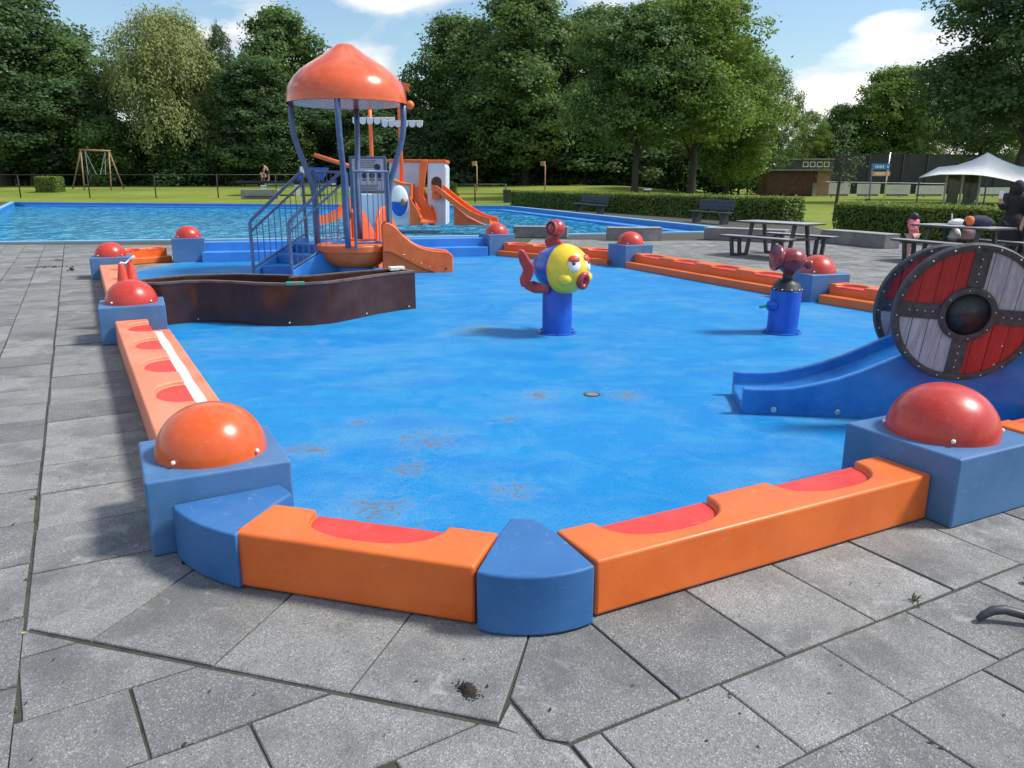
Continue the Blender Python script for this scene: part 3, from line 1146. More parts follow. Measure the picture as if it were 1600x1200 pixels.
# platform bowl
MB().lathe([(0.0, 0.06), (TR * .45, 0.08), (TR * .68, 0.14), (TR * .82, 0.24), (TR * .90, .36), (TR * .91, .39), (TR * .97, .40), (TR * .99, PZ - .02), (TR * .97, PZ), (0, PZ)], 40, (TC.x, TC.y, 0)).build('platform', MAT['orange'], tower, world=True, auto=40)
MB().lathe([(TR * .5, 0), (TR * .5, .13)], 24, (TC.x, TC.y, 0)).build('foot', MAT['step_blue'], tower, world=True)
# curved posts: narrow at the bottom, flaring to the rim
posts = []
for an in (183, 272, -3, 92):
    a = R(an)
    dirv = Vector((math.cos(a), math.sin(a), 0))
    pts = []
    for f, r in ((0, .93), (.18, .93), (.34, .94), (.44, 1.0), (.52, 1.12), (.60, 1.24), (.68, 1.36), (.76, 1.46), (.86, 1.50), (1.0, 1.50)):
        rr = TR * .97 * (1 + (r - .93) / .57 * (RR * .955 / (TR * .97) - 1))
        pts.append(Vector((TC.x, TC.y, PZ - .03 + (zr + .05 - PZ + .03) * f)) + dirv * rr)
    posts.append(MB().tube(pts, 0.052, 12).build('post', MAT['rail_blue'], tower, world=True, smooth=True))
# railings on the platform
def rail_panel(pa, pb, zb, zt, nbar, nm='railing', bend=0.0):
    pa, pb = Vector(pa), Vector(pb)
    m = MB()
    def at(f, z):
        q = pa + (pb - pa) * f
        pr = Vector((pb.y - pa.y, pa.x - pb.x)).normalized()
        q = q + pr * bend * (1 - (2 * f - 1) ** 2)
        return (q.x, q.y, z)
    m.tube([at(i / 6, zt) for i in range(7)], 0.026, 8)
    m.tube([at(i / 6, zb) for i in range(7)], 0.022, 8)
    m.tube([at(0, zb - .1), at(0, zt)], 0.030, 8)
    m.tube([at(1, zb - .1), at(1, zt)], 0.030, 8)
    o = m.build(nm, MAT['rail_blue'], tower, world=True, auto=50)
    for i in range(1, nbar):
        MB().tube([at(i / nbar, zb), at(i / nbar, zt)], 0.0085, 6).build('baluster', MAT['rail_blue'], o, world=True)
    return o


zt = V(580, 268, TC.y - TR * .6).z
def onp(an, k=.98):
    return (TC.x + math.cos(R(an)) * TR * k, TC.y + math.sin(R(an)) * TR * k)
rail_panel(onp(284), onp(352), PZ + .06, zt, 7, bend=0.12)
rail_panel(onp(176), onp(108), PZ + .06, zt, 8, bend=-0.12)
# stair: from the near left up to the platform
S0, S1 = U(397, 431), U(457, 432)
T0, T1 = U(479, 376, PZ), U(541, 380, PZ)
sdir = Vector((T0.x - S0.x, T0.y - S0.y)).normalized()
sw = Vector((S1.x - S0.x, S1.y - S0.y))
ns = 3
smesh = MB()
stairs = thing('x', 'x', 'x') if False else None
for i in range(ns):
    f0, f1 = i / ns, 1.0
    q0 = Vector((S0.x, S0.y)).lerp(Vector((T0.x, T0.y)), 0.08 + 0.92 * f0)
    q1 = Vector((S1.x, S1.y)).lerp(Vector((T1.x, T1.y)), 0.08 + 0.92 * f0)
    q2 = Vector((T1.x, T1.y))
    q3 = Vector((T0.x, T0.y))
    z_ = PZ * (i + 1) / ns - (0.02 if i == ns - 1 else 0)
    q2b = q1.lerp(q2, 1.0 if i == ns - 1 else 0.62)
    q3b = q0.lerp(q3, 1.0 if i == ns - 1 else 0.62)
    in_ = 0.07
    e = (q1 - q0).normalized() * in_
    MB().prism([tuple(q0 + e), tuple(q1 - e), tuple(q2b - e), tuple(q3b + e)], 0.0, z_).build('stair_tread', MAT['slide_blue'], tower, world=True, bevel=0.012)
for (a, b) in ((S0, T0), (S1, T1)):
    q0, q1 = Vector((a.x, a.y)), Vector((b.x, b.y))
    dd = (q1 - q0).normalized()
    nn = Vector((dd.y, -dd.x)) * 0.035
    m = MB()
    prof2 = [(0.0, 0.0), (0.0, 0.10), (0.86, PZ + .06), (1.0, PZ + .06), (1.0, 0.0)]
    vs = []
    for sg in (-1, 1):
        for f, z_ in prof2:
            q = q0.lerp(q1, f) + nn * sg
            vs.append((q.x, q.y, z_))
    m.add(vs, [(4, 3, 2, 1, 0), (5, 6, 7, 8, 9)] + [(i, (i + 1) % 5, 5 + (i + 1) % 5, 5 + i) for i in range(5)])
    m.build('stringer', MAT['step_blue'], tower, world=True, bevel=0.01)
for (a, b) in ((S0, T0), (S1, T1)):
    q0, q1 = Vector((a.x, a.y)), Vector((b.x, b.y))
    h0 = 0.98
    h1 = zt - 0.02
    k = 0.95
    m = MB()
    m.tube([(q0.x, q0.y, 0.0), (q0.x, q0.y, h0 - .05), tuple((*q0.lerp(q1, .035), h0 + .01)), tuple((*q0.lerp(q1, k - .03), h1 - .02)), tuple((*q0.lerp(q1, k + .02), h1)), (q1.x, q1.y, h1), (q1.x, q1.y, PZ - .05)], 0.030, 10)
    lo0, lo1 = 0.14, PZ + 0.12
    m.tube([(q0.x, q0.y, lo0), tuple((*q0.lerp(q1, k), lo1)), (q1.x, q1.y, lo1)], 0.022, 8)
    m.tube([(q0.x, q0.y, h0 - .20), tuple((*q0.lerp(q1, k), h1 - .22)), (q1.x, q1.y, h1 - .22)], 0.022, 8)
    o = m.build('handrail', MAT['rail_blue'], tower, world=True, auto=50)
    for i in range(1, 9):
        f = i / 9 * k
        g = f / k
        q = q0.lerp(q1, f)
        MB().tube([(q.x, q.y, lo0 + (lo1 - lo0) * g), (q.x, q.y, h0 - .2 + (h1 - h0 - .02) * g)], 0.0085, 6).build('baluster', MAT['rail_blue'], o, world=True)
# front slide
e0 = Vector((TC.x + TR * .80, TC.y - TR * .35))
ep = U(704, 426)
e1 = Vector((ep.x, ep.y + 0.22))
sh = lambda f: 0.5 + 0.5 * math.cos(PI * min(1, f * 1.18)) if f < .85 else 0.0
def lut(xs_, ys_, f):
    return float(np.interp(f, xs_, ys_))
m = MB()
pth, wls = [], []
for i in range(21):
    f = i / 20
    q = e0.lerp(e1, f)
    bed = lut([0, .12, .3, .45, .6, .75, .9, 1], [PZ + .02, PZ, .40, .29, .20, .14, .10, .09], f)
    topz = lut([0, .05, .12, .2, .3, .4, .5, .62, .75, .88, .96, 1], [.86, .93, .92, .83, .69, .58, .50, .44, .41, .395, .38, .32], f)
    pth.append(Vector((q.x, q.y, bed)))
    wls.append(topz - bed)
slide_geo(m, pth, 0.46, wls, 0.055, ground=[max(0.0, pth[i].z - .13) if i < 15 else 0.0 for i in range(21)])
m.build('slide', MAT['orange'], tower, world=True, bevel=0.018, seg=3, auto=45)
m = MB()
slide_geo(m, [p - Vector((0, 0, .03)) for p in pth[:17]], 0.40, .0, 0.035, ground=0.0)
m.build('slide_skirt', MAT['orange'], tower, world=True, auto=45)
sdv = (e1 - e0).normalized()
snv = Vector((sdv.y, -sdv.x))
for f in (.30, .42, .54, .66):
    q = e0.lerp(e1, f) + snv * .290
    zz = lut([0, .12, .3, .45, .6, .75, .9, 1], [PZ + .02, PZ, .40, .29, .20, .14, .10, .09], f) - .05
    MB().ball((q.x, q.y, zz), .011, 8, 5).build('bolt', MAT['steel'], tower, world=True, smooth=True)
q = e0.lerp(e1, .9) + snv * .284
MB().ball((q.x, q.y, .09), .022, 10, 6).build('drain_plug', MAT['black'], tower, world=True, smooth=True)
# rear slide with a tall rounded side, towards the pool
g0 = Vector((TC.x + TR * .10, TC.y + TR * .75))
g1 = g0 + Vector((0.35, 1.9))
m = MB()
slide_geo(m, sweep(g0, g1, PZ + .04, 0.22, 12, sh), 0.5, [0.30, .52, .64, .68, .68, .64, .56, .48, .40, .34, .30, .28, .28], 0.05, ground=0.0)
m.build('slide', MAT['orange'], tower, world=True, bevel=0.014, auto=45)

# ------------------------------------------------------------------ information board behind the tower
Yb = TC.y + 2.4
bl, tr = V(552, 300, Yb), V(599, 246, Yb)
t = thing('information_board', 'grey information board with pictograms in a blue frame behind the tower', 'sign', ((bl.x + tr.x) / 2, Yb, 0.0))
bw, bh = tr.x - bl.x, tr.z - bl.z
cx, cz = (bl.x + tr.x) / 2, (bl.z + tr.z) / 2
for sx in (-1, 1):
    MB().box((cx + sx * (bw / 2 + .03), Yb, tr.z / 2), (.06, .06, tr.z)).build('post', MAT['rail_blue'], t, world=True, bevel=.01)
MB().box((cx, Yb, cz), (bw, .03, bh)).build('panel', MAT['sign_grey'], t, world=True)
fr = MB()
fr.box((cx, Yb - .004, tr.z), (bw + .10, .05, .05)).box((cx, Yb - .004, bl.z), (bw + .10, .05, .05))
fr.build('frame', MAT['rail_blue'], t, world=True, bevel=.008)
pr = MB()
for k in range(4):
    q = (cx - bw * .36 + bw * .24 * k, Yb - .020, cz - bh * .02)
    pr.lathe([(bw * .09, -.002), (bw * .09, .002), (bw * .065, .002), (bw * .065, -.002), (bw * .09, -.002)] if k > 1 else [(bw * .09, -.002), (bw * .09, .002), (0, .002)], 16, q, Matrix.Rotation(PI / 2, 3, 'X'))
    pr.box((q[0], q[1] - .002, q[2] - bh * .12), (bw * .16, .003, .012))
    pr.box((q[0], q[1] - .002, q[2] - bh * .15), (bw * .13, .003, .012))
pr.lathe([(bw * .10, -.002), (bw * .10, .002), (0, .002)], 16, (cx + bw * .30, Yb - .020, cz + bh * .22), Matrix.Rotation(PI / 2, 3, 'X'))
for k in range(4):
    pr.box((cx - bw * .08, Yb - .020, cz + bh * (.40 - .06 * k)), (bw * (.72 - .1 * (k % 2)), .003, .012))
    pr.box((cx - bw * .05, Yb - .020, cz - bh * (.30 + .045 * k)), (bw * (.78 - .12 * (k % 3)), .003, .012))
pr.build('print', MAT['sign_ink'], t, world=True)

# ------------------------------------------------------------------ brown water trough
HT = 0.50
front = [U(x, y, 0) for x, y in ((268, 509), (300, 505.5), (335, 505), (370, 507), (405, 510), (445, 511.5), (485, 510.5), (520, 507), (555, 500), (590, 492.5), (622, 487), (650, 483.5))]
front = [Vector((p.x, p.y)) for p in front]
tro = thing('water_trough', 'wavy dark brown water trough in front of the stair tower', 'trough', (front[5].x, front[5].y, FL))
nrm = []
for i, p in enumerate(front):
    a = front[min(i + 1, len(front) - 1)] - front[max(i - 1, 0)]
    nrm.append(Vector((-a.y, a.x)).normalized())
wds = [.55, .66, .72, .76, .80, .82, .80, .74, .66, .56, .48, .42]
back = [p + n_ * w_ for p, n_, w_ in zip(front, nrm, wds)]
# rounded left end
lend = []
c0 = (front[0] + back[0]) / 2
rad = (back[0] - front[0]).length / 2
ax = (front[0] - back[0]).normalized()
ay = Vector((-(front[1] - front[0]).normalized().x, -(front[1] - front[0]).normalized().y))
for k in range(1, 8):
    an = PI * k / 8
    lend.append(c0 - ax * rad * math.cos(an) + ay * rad * math.sin(an))
outer = front + back[::-1] + lend
n = len(outer)
def inset(loop, d):
    return [Vector(q) for q in offset_poly([tuple(p) for p in loop], -d)]
inn = inset(outer, 0.055)
m = MB()
vs = [(*p, 0) for p in outer] + [(*p, HT) for p in outer]
m.add(vs, [(i, (i + 1) % n, n + (i + 1) % n, n + i) for i in range(n)])
m.build('outer_wall', MAT['brown'], tro, world=True, auto=50)
m = MB()
vs = [(*p, HT) for p in inn] + [(*p, HT - .16) for p in inn]
m.add(vs, [(i, (i + 1) % n, n + (i + 1) % n, n + i) for i in range(n)] + [tuple(range(n, 2 * n))])
m.build('channel', MAT['brown'], tro, world=True, auto=50)
m = MB()
o2_ = offset_poly([tuple(p) for p in outer], 0.008)
vs = [(*p, HT - .012) for p in o2_] + [(*p, HT + .014) for p in o2_] + [(*p, HT + .014) for p in inn] + [(*p, HT - .012) for p in inn]
m.add(vs, [(a * n + i, a * n + (i + 1) % n, ((a + 1) % 4) * n + (i + 1) % n, ((a + 1) % 4) * n + i) for a in range(4) for i in range(n)])
m.build('rim', MAT['brown_rim'], tro, world=True, auto=40)
for i, f in ((1, .3), (10, .6), (8, .5), (5, .2)):
    q = front[i].lerp(front[i + 1], f) - nrm[i] * 0.004
    MB().ball((q.x, q.y, 0.05), 0.012, 8, 5).build('bolt', MAT['steel'], tro, world=True, smooth=True)
# tape on the rim: green with a red stripe
q0, q1 = front[5], front[6]
def rimbox(f0, f1, mat, nm, h=.024):
    a, b = q0.lerp(q1, f0), q0.lerp(q1, f1)
    off = nrm[5] * 0.028
    MB().bar((a.x + off.x, a.y + off.y, HT + .008), (b.x + off.x, b.y + off.y, HT + .008), 0.085, 0.03).build(nm, MAT[mat], tro, world=True)
rimbox(0.15, 0.50, 'green', 'green_tape')
rimbox(0.505, 0.59, 'cone_red', 'red_tape')
rimbox(0.595, 0.84, 'green', 'green_tape')
q = front[-1].lerp(back[-1], 0.62)
MB().box((q.x - .10, q.y + .02, HT + .02), (0.20, 0.12, 0.05), R(25)).build('outlet_spout', MAT['white'], tro, world=True, bevel=.008)

# ------------------------------------------------------------------ fish spray figure
p = U(870, 521)
fish = thing('fish_sprayer', 'blue and yellow fish figure with red fins on a blue column', 'water toy', (p.x, p.y, FL), R(-49))
CR = 0.165
MB().lathe([(CR, 0.0), (CR, .50), (CR * .95, .53), (0, .53)], 32).build('column', MAT['column_blue'], fish, auto=40)
fl = MB().lathe([(CR + .055, 0), (CR + .055, .014), (CR, .014)], 32).build('flange', MAT['column_blue'], fish, auto=40)
for k in range(6):
    a = k * PI / 3 + .3
    MB().lathe([(.012, .014), (.012, .026), (0, .026)], 8, (math.cos(a) * (CR + .033), math.sin(a) * (CR + .033), 0)).build('bolt', MAT['black'], fl)
MY = Matrix.Rotation(PI / 2, 3, 'Y')
zc = 0.715
def body(prof, nm, mat, par):
    return MB().lathe(prof, 32, (0, 0, zc), MY, 0.98, 0.90).build(nm, MAT[mat], par, smooth=True)
body([(0, -.37), (.05, -.36), (.10, -.32), (.155, -.25), (.21, -.17), (.245, -.08), (.262, 0.0), (.268, .06), (.266, .09)], 'body', 'fish_blue', fish)
bd = fish.children[-1]
head = body([(.266, .070), (.277, .088), (.279, .12), (.270, .18), (.250, .235), (.218, .29), (.175, .335), (.12, .37), (.06, .39), (0, .395)], 'head', 'yellow', fish)
# eyes with heavy lids
for s_ in (-1, 1):
    ne = Vector((.80, s_ * .40, .30)).normalized()
    Me = ne.to_track_quat('Z', 'Y').to_matrix()
    ce = Vector((.352, s_ * .098, zc + .075))
    MB().ball(ce - ne * .010, .074, 20, 12, M=Me @ Matrix.Diagonal((.95, 1.12, .40))).build('eye', MAT['white'], head, smooth=True)
    upv = Vector((0, 0, 1)) - ne * ne.z
    upv.normalize()
    MB().ball(ce + upv * .050 - ne * .006, .066, 20, 12, M=Me @ Matrix.Diagonal((1.0, .72, .58))).build('eyelid', MAT['cone_red'], head, smooth=True)
    sd_ = Vector((-ne.y, ne.x, 0)).normalized()
    MB().ball(ce + ne * .0165 + upv * .006 - sd_ * .012, .021, 12, 8, M=Me @ Matrix.Diagonal((1, 1, .6))).build('pupil', MAT['black'], head, smooth=True)
    MB().ball((.265, s_ * .150, zc - .085), .085, 16, 10, sz=.85).build('cheek', MAT['yellow'], head, smooth=True)
ml = MB()
ML = Matrix.Rotation(PI / 2 + R(10), 3, 'Y')
ml.lathe([(.060, -.06), (.084, -.01), (.088, .022), (.076, .046), (.052, .050), (.034, .036), (.028, .010), (0, .0)], 24, (.375, 0, zc - .100), ML, 1.12, .88)
ml.build('lips', MAT['fish_red'], fish, smooth=True)


def fin(pts, nrm_, th, nm, par=fish, mat='fish_red'):
    nrm_ = Vector(nrm_).normalized() * th / 2
    pts = [Vector(q) for q in pts]
    n_ = len(pts)
    MB().add([q + nrm_ for q in pts] + [q - nrm_ for q in pts], [tuple(range(n_)), tuple(range(n_, 2 * n_))[::-1]] + [(i, (i + 1) % n_, n_ + (i + 1) % n_, n_ + i) for i in range(n_)]).build(nm, MAT[mat], par, bevel=.018, seg=3, auto=60)


fin([(-.27, 0, zc - .05), (-.32, 0, zc - .15), (-.36, 0, zc - .19), (-.41, 0, zc - .17), (-.42, 0, zc - .09), (-.38, 0, zc + .0), (-.42, 0, zc + .08), (-.445, 0, zc + .17), (-.42, 0, zc + .225), (-.37, 0, zc + .21), (-.31, 0, zc + .11), (-.26, 0, zc + .04)], (0, 1, 0), .08, 'tail')
fin([(.12, 0, zc + .23), (-.15, 0, zc + .19), (-.20, 0, zc + .29), (-.15, 0, zc + .335), (-.06, 0, zc + .33), (.06, 0, zc + .285)], (0, 1, 0), .06, 'dorsal_fin')
for s_ in (-1, 1):
    fin([(.08, s_ * .215, zc - .17), (-.10, s_ * .25, zc - .13), (-.22, s_ * .27, zc - .17), (-.22, s_ * .27, zc - .23), (-.10, s_ * .26, zc - .26), (.06, s_ * .215, zc - .25)], (0, s_, .35), .07, 'side_fin')
# ball-shaped spout above the fin
bc = Vector((-.05, .02, zc + .425))
sp = MB().ball(bc, .098, 20, 12).build('spout_ball', MAT['fish_red'], fish, smooth=True)
dv = Matrix.Rotation(R(49), 3, 'Z') @ Vector((-.75, -.62, .06)).normalized()
mq = dv.to_track_quat('Z', 'Y').to_matrix()
MB().lathe([(.080, .05), (.082, .085), (.068, .092), (.060, .06), (0, .055)], 20, bc, mq).build('spout_mouth', MAT['fish_red'], sp, auto=40)
MB().lathe([(.058, .065), (.056, .088), (0, .078)], 20, bc, mq).build('spout_hole', MAT['black'], sp, auto=40)
MB().tube([(-.05, .01, zc + .29), (-.05, .015, zc + .36)], .035, 10).build('spout_neck', MAT['fish_red'], sp, smooth=True)
# small green tag hanging on the column
fin([(.0, 0, .36), (-.018, 0, .30), (-.02, 0, .27), (0, 0, .255), (.02, 0, .27), (.018, 0, .30)], (0, 1, 0), .012, 'pull_tag', mat='green')
tg = fish.children[-1]
tg.rotation_euler = (0, 0, R(49))
a_ = R(-90 + 49)
tg.location = (math.cos(a_) * (CR + .004), math.sin(a_) * (CR + .004), 0)

# ------------------------------------------------------------------ red water cannon
p = U(1221, 521)
can = thing('water_cannon', 'dark red water cannon with green handle on a blue column', 'water toy', (p.x, p.y, FL))
can.rotation_euler = (0, R(1.5), 0)
MB().lathe([(CR, 0), (CR, .47), (CR * .97, .475), (0, .475)], 32).build('column', MAT['column_blue'], can, auto=40)
fl = MB().lathe([(CR + .05, 0), (CR + .05, .014), (CR, .014)], 32).build('flange', MAT['column_blue'], can, auto=40)
for k in range(6):
    a = k * PI / 3 + .1
    MB().lathe([(.012, .014), (.012, .026), (0, .026)], 8, (math.cos(a) * (CR + .03), math.sin(a) * (CR + .03), 0)).build('bolt', MAT['black'], fl)
cap = MB().lathe([(CR, .475), (CR * 1.0, .487), (CR * .93, .50), (CR * .84, .54), (CR * .66, .578), (CR * .42, .60), (CR * .36, .605), (CR * .34, .66), (0, .66)], 32).build('cap', MAT['black'], can, auto=60)
for k in range(5):
    a = R(-160 + k * 35)
    MB().ball((math.cos(a) * CR * .98, math.sin(a) * CR * .98, .492), .010, 8, 5).build('rivet', MAT['steel'], cap, smooth=True)
hd = MB()
hd.lathe([(0.035, .62), (.055, .65), (.10, .69), (.15, .74), (.168, .80), (.158, .86), (.12, .905), (.06, .93), (0, .935)], 28, (0.01, 0, 0))
h_ = hd.build('cannon_head', MAT['cannon_red'], can, smooth=True)
dv = Vector((-1, -.1, .08)).normalized()
mq = dv.to_track_quat('Z', 'Y').to_matrix()
MB().lathe([(.10, .09), (.135, .135), (.145, .165), (.138, .178), (.10, .165), (0, .15)], 28, (0.0, 0, .815), mq).build('bell', MAT['cannon_red'], h_, auto=50)
dv = Vector((1, -.25, -.30)).normalized()
mq = dv.to_track_quat('Z', 'Y').to_matrix()
MB().lathe([(.05, .10), (.040, .165), (.046, .185), (.055, .20), (.052, .225), (.03, .235), (0, .235)], 18, (0.01, 0, .82), mq).build('nozzle', MAT['cannon_red'], h_, auto=60)
MB().lathe([(.055, 0), (.06, .07), (.05, .09), (0, .09)], 14, (-CR * .75, -.08, .31), Matrix.Rotation(-PI / 2, 3, 'Y')).build('valve_boss', MAT['column_blue'], can, auto=50)
MB().tube([(-CR - .02, -.08, .31), (-CR - .13, -.10, .295), (-CR - .145, -.10, .293)], [.014, .017, .013], 10).build('handle', MAT['green'], can, smooth=True)

# ------------------------------------------------------------------ blue slide between round shields
q0 = U(1151, 649)
sl = thing('shield_slide', 'low blue slide coming down between two round shields', 'slide', (q0.x, q0.y, FL))
qa = Vector((q0.x + .07, q0.y + .27))
SD = Vector((1, -.14)).normalized()
SN = Vector((-SD.y, SD.x))
pts = []
wl = []
for f, z in ((0, .09), (.08, .088), (.2, .09), (.35, .105), (.5, .14), (.65, .185), (.8, .245), (.95, .32), (1.1, .40), (1.25, .47), (1.4, .52), (1.6, .55), (2.0, .56), (2.6, .56)):
    q = qa + SD * f
    pts.append(Vector((q.x, q.y, z)))
    wl.append(.115)
m = MB()
slide_geo(m, pts, 0.46, wl, 0.05, ground=0.0)
m.build('slide_body', MAT['slide_blue'], sl, world=True, bevel=0.012, seg=3, auto=45)
for f in (.22, .66, 1.5):
    q = qa + SD * f - SN * (.23 + .05)
    MB().lathe([(.021, -.002), (.021, .008), (.015, .010), (0, .010)], 16, (q.x, q.y, .055), Matrix.Rotation(PI / 2, 3, 'X')).build('bolt', MAT['steel'], sl, world=True, auto=40)


def shield(name, c, R0, normal, tilt, label):
    """round boarded shield: quartered red and grey planks, iron cross straps, rim and hollow boss"""
    nrm_ = Vector(normal).normalized()
    t = thing(name, label, 'shield', (c.x, c.y, c.z - R0), 0, 'round shields on the blue slide')
    t.location = c
    # local frame: X right, Y away, Z up; turned so that -Y looks along the normal
    rz = math.atan2(nrm_.x, -nrm_.y)
    t.rotation_euler = (R(tilt), R(4), rz)
    th = .045
    hub = .150
    bp = R0 * 2 / 9.2
    gap = .0022
    sw_ = .052
    MB().lathe([(hub + .03, .004), (R0 - .01, .004), (R0 - .01, .014), (hub + .03, .014), (hub + .03, .004)], 64, (0, 0, 0), Matrix.Rotation(PI / 2, 3, 'X')).build('backing', MAT['black'], t)
    k = -5
    xs = [-R0 + .035 + i * bp for i in range(11)]
    for i in range(10):
        x0, x1 = max(-R0 + .03, xs[i]), min(R0 - .03, xs[i + 1])
        if x1 <= x0:
            continue
        for half in (1, -1):
            segs = [(x0, x1)]
            if x0 < -.001 < x1 and x1 > .001:
                segs = [(x0, -.0), (.0, x1)]
            for (a, b) in segs:
                red = ((a + b) / 2 < 0) == (half == 1)
                pl = []
                N = 6
                def rim_z(x):
                    return math.sqrt(max(0, (R0 - .03) ** 2 - x * x))
                def hub_z(x):
                    return math.sqrt(max(0, hub ** 2 - x * x)) if abs(x) < hub else 0.0
                a2, b2 = a + gap, b - gap
                for j in range(N + 1):
                    x = a2 + (b2 - a2) * j / N
                    pl.append((x, half * rim_z(x)))
                for j in range(N + 1):
                    x = b2 + (a2 - b2) * j / N
                    pl.append((x, half * max(hub_z(x), .004)))
                y0 = random.uniform(-.002, .002)
                n_ = len(pl)
                vs = [(q[0], -.016 + y0, q[1]) for q in pl] + [(q[0], .004, q[1]) for q in pl]
                MB().add(vs, [tuple(range(n_)), tuple(range(n_, 2 * n_))[::-1]] + [(i_, (i_ + 1) % n_, n_ + (i_ + 1) % n_, n_ + i_) for i_ in range(n_)]).build('plank', MAT['plank_red' if red else 'plank_grey'], t)
    rm = MB().lathe([(R0 - .048, -.014), (R0 - .046, -.026), (R0 - .030, -.031), (R0 - .008, -.027), (R0, -.012), (R0, .018), (R0 - .02, .02)], 72, (0, 0, 0), Matrix.Rotation(-PI / 2, 3, 'X') @ Matrix.Scale(-1, 3, (0, 0, 1)) if False else Matrix.Rotation(PI / 2, 3, 'X') @ Matrix.Diagonal((1, 1, -1))).build('rim', MAT['iron'], t, auto=50)
    st = MB()
    for (cx_, cz_, sx_, sz_) in ((0, (R0 + hub) / 2, sw_, R0 - hub - .06), (0, -(R0 + hub) / 2, sw_, R0 - hub - .06), ((R0 + hub) / 2, 0, R0 - hub - .06, sw_), (-(R0 + hub) / 2, 0, R0 - hub - .06, sw_)):
        MB().box((cx_, -.0215, cz_), (sx_ * (2 if sx_ == sw_ else 1), .008, sz_ * (2 if sz_ == sw_ else 1))).build('iron_strap', MAT['iron'], t, bevel=.002)
    MX = Matrix.Rotation(PI / 2, 3, 'X') @ Matrix.Diagonal((1, 1, -1))
    bs = MB().lathe([(hub + .032, -.018), (hub + .030, -.032), (hub + .012, -.040), (hub - .008, -.036), (hub - .014, -.020)], 48, (0, 0, 0), MX).build('boss_ring', MAT['iron'], t, auto=50)
    MB().lathe([(hub - .010, -.026), (hub - .018, .0), (hub - .03, .04), (hub * .55, .085), (0, .10)], 40, (0, 0, 0), MX).build('boss_bowl', MAT['black_gloss'], t, smooth=True)
    for i in range(20):
        a = 2 * PI * i / 20 + .1
        MB().ball((math.cos(a) * (R0 - .024), -.031, math.sin(a) * (R0 - .024)), .0065, 8, 4).build('rivet', MAT['steel'], rm, smooth=True)
    for i in range(8):
        a = 2 * PI * i / 8 + .2
        MB().ball((math.cos(a) * (hub + .012), -.040, math.sin(a) * (hub + .012)), .006, 8, 4).build('rivet', MAT['steel'], bs, smooth=True)
    for ax_ in range(4):
        for i in range(4):
            d_ = hub + .07 + i * (R0 - hub - .14) / 3.6
            a = ax_ * PI / 2
            MB().ball((math.cos(a) * d_, -.026, math.sin(a) * d_), .006, 8, 4).build('rivet', MAT['steel'], t, smooth=True)
    for x_, z_ in ((-.30, -.24), (-.31, -.38), (.30, -.22), (.28, -.37)):
        MB().ball((x_ * R0 / .53, -.018, z_ * R0 / .53), .008, 8, 4).build('bolt', MAT['steel'], t, smooth=True)
    return t


paint('iron', (0.045, 0.043, 0.046), 0.5, 0.45, 22, dirt=(0.16, 0.15, 0.15), bumpy=0.25)
paint('black_gloss', (0.010, 0.011, 0.014), 0.42, 0.3, 6)
Yf = q0.y - 0.29
cf = V(1510, 490, Yf - .05)
R0 = (1627 - 1392) / 2 / F * ((Yf - .05) * _c + (CH - cf.z) * _s) * 0.94
shield('round_shield', cf, R0, (-.14, -1, 0), 6, 'front round shield of red and grey planks with a hollow black boss')
Yr = q0.y + 0.43
cr_ = V(1472, 482, Yr)
shield('round_shield', cr_, R0 * 1.05, (-.14, -1, 0), 6, 'rear round shield half covered by the front one, its left rim showing')

# ------------------------------------------------------------------ play ship in the main pool
YS = 31.0
WZ = -0.30
def SV(x, y, dY=0.0):
    return V(x, y, YS + dY)
s0 = SV(640, 345)
ship = thing('play_ship', 'pale grey play ship with orange slides and masts standing in the pool', 'play ship', (s0.x, YS, WZ))


def panel(pxs, dY, th, nm, mat, bevel=.02, par=None):
    """upright panel drawn at the ship's place, th thick in depth"""
    f = [SV(x, y, dY) for x, y in pxs]
    n_ = len(f)
    vs = f + [p + Vector((0, th, 0)) for p in f]
    return MB().add(vs, [tuple(range(n_)), tuple(range(n_, 2 * n_))[::-1]] + [(i, (i + 1) % n_, n_ + (i + 1) % n_, n_ + i) for i in range(n_)]).build(nm, MAT[mat], par or ship, world=True, bevel=bevel)


# rear deck wall, stern tower and the lower front hull
panel([(556, 352), (556, 303), (608, 303), (608, 252), (660, 252), (660, 352)], 1.7, .12, 'deck_wall', 'ship_white')
panel([(604, 253), (604, 249), (668, 249), (668, 253)], 1.6, .3, 'deck_rail', 'orange')
tw = panel([(668, 352), (668, 254), (694, 254), (697, 262), (697, 352)], 0.0, 1.7, 'stern_tower', 'ship_white', .03)
panel([(666, 254.5), (666, 249.5), (697, 249.5), (697, 254.5)], -.04, 1.75, 'tower_cap', 'orange')
arch = [(674, 296)] + [(682 - 8 * math.cos(PI * k / 8), 284 - 8 * math.sin(PI * k / 8)) for k in range(9)] + [(690, 296)]
panel(arch, -.02, .06, 'doorway', 'brown', 0, par=tw)
panel([(655, 258), (660, 251), (668, 251), (661, 306), (668, 318), (680, 336), (680, 352), (672, 352), (662, 330), (653, 312)], -.12, .12, 'slide_side', 'orange')
panel([(640, 352), (640, 306), (646, 318), (660, 340), (661, 352)], -.75, .12, 'slide_side', 'orange')
m = MB()
slide_geo(m, [SV(648, 292, 1.2), SV(650, 300, .9), SV(656, 312, .4), SV(663, 326, -.1), SV(668, 340, -.5), SV(670, 347, -.9)], .55, .16, .05)
m.build('slide', MAT['orange'], ship, world=True, auto=45)
hull = panel([(604, 352), (604, 277), (612, 281), (622, 285.5), (632, 287.5), (641, 288.5), (641, 352)], -.5, .9, 'front_hull', 'ship_white', .03)
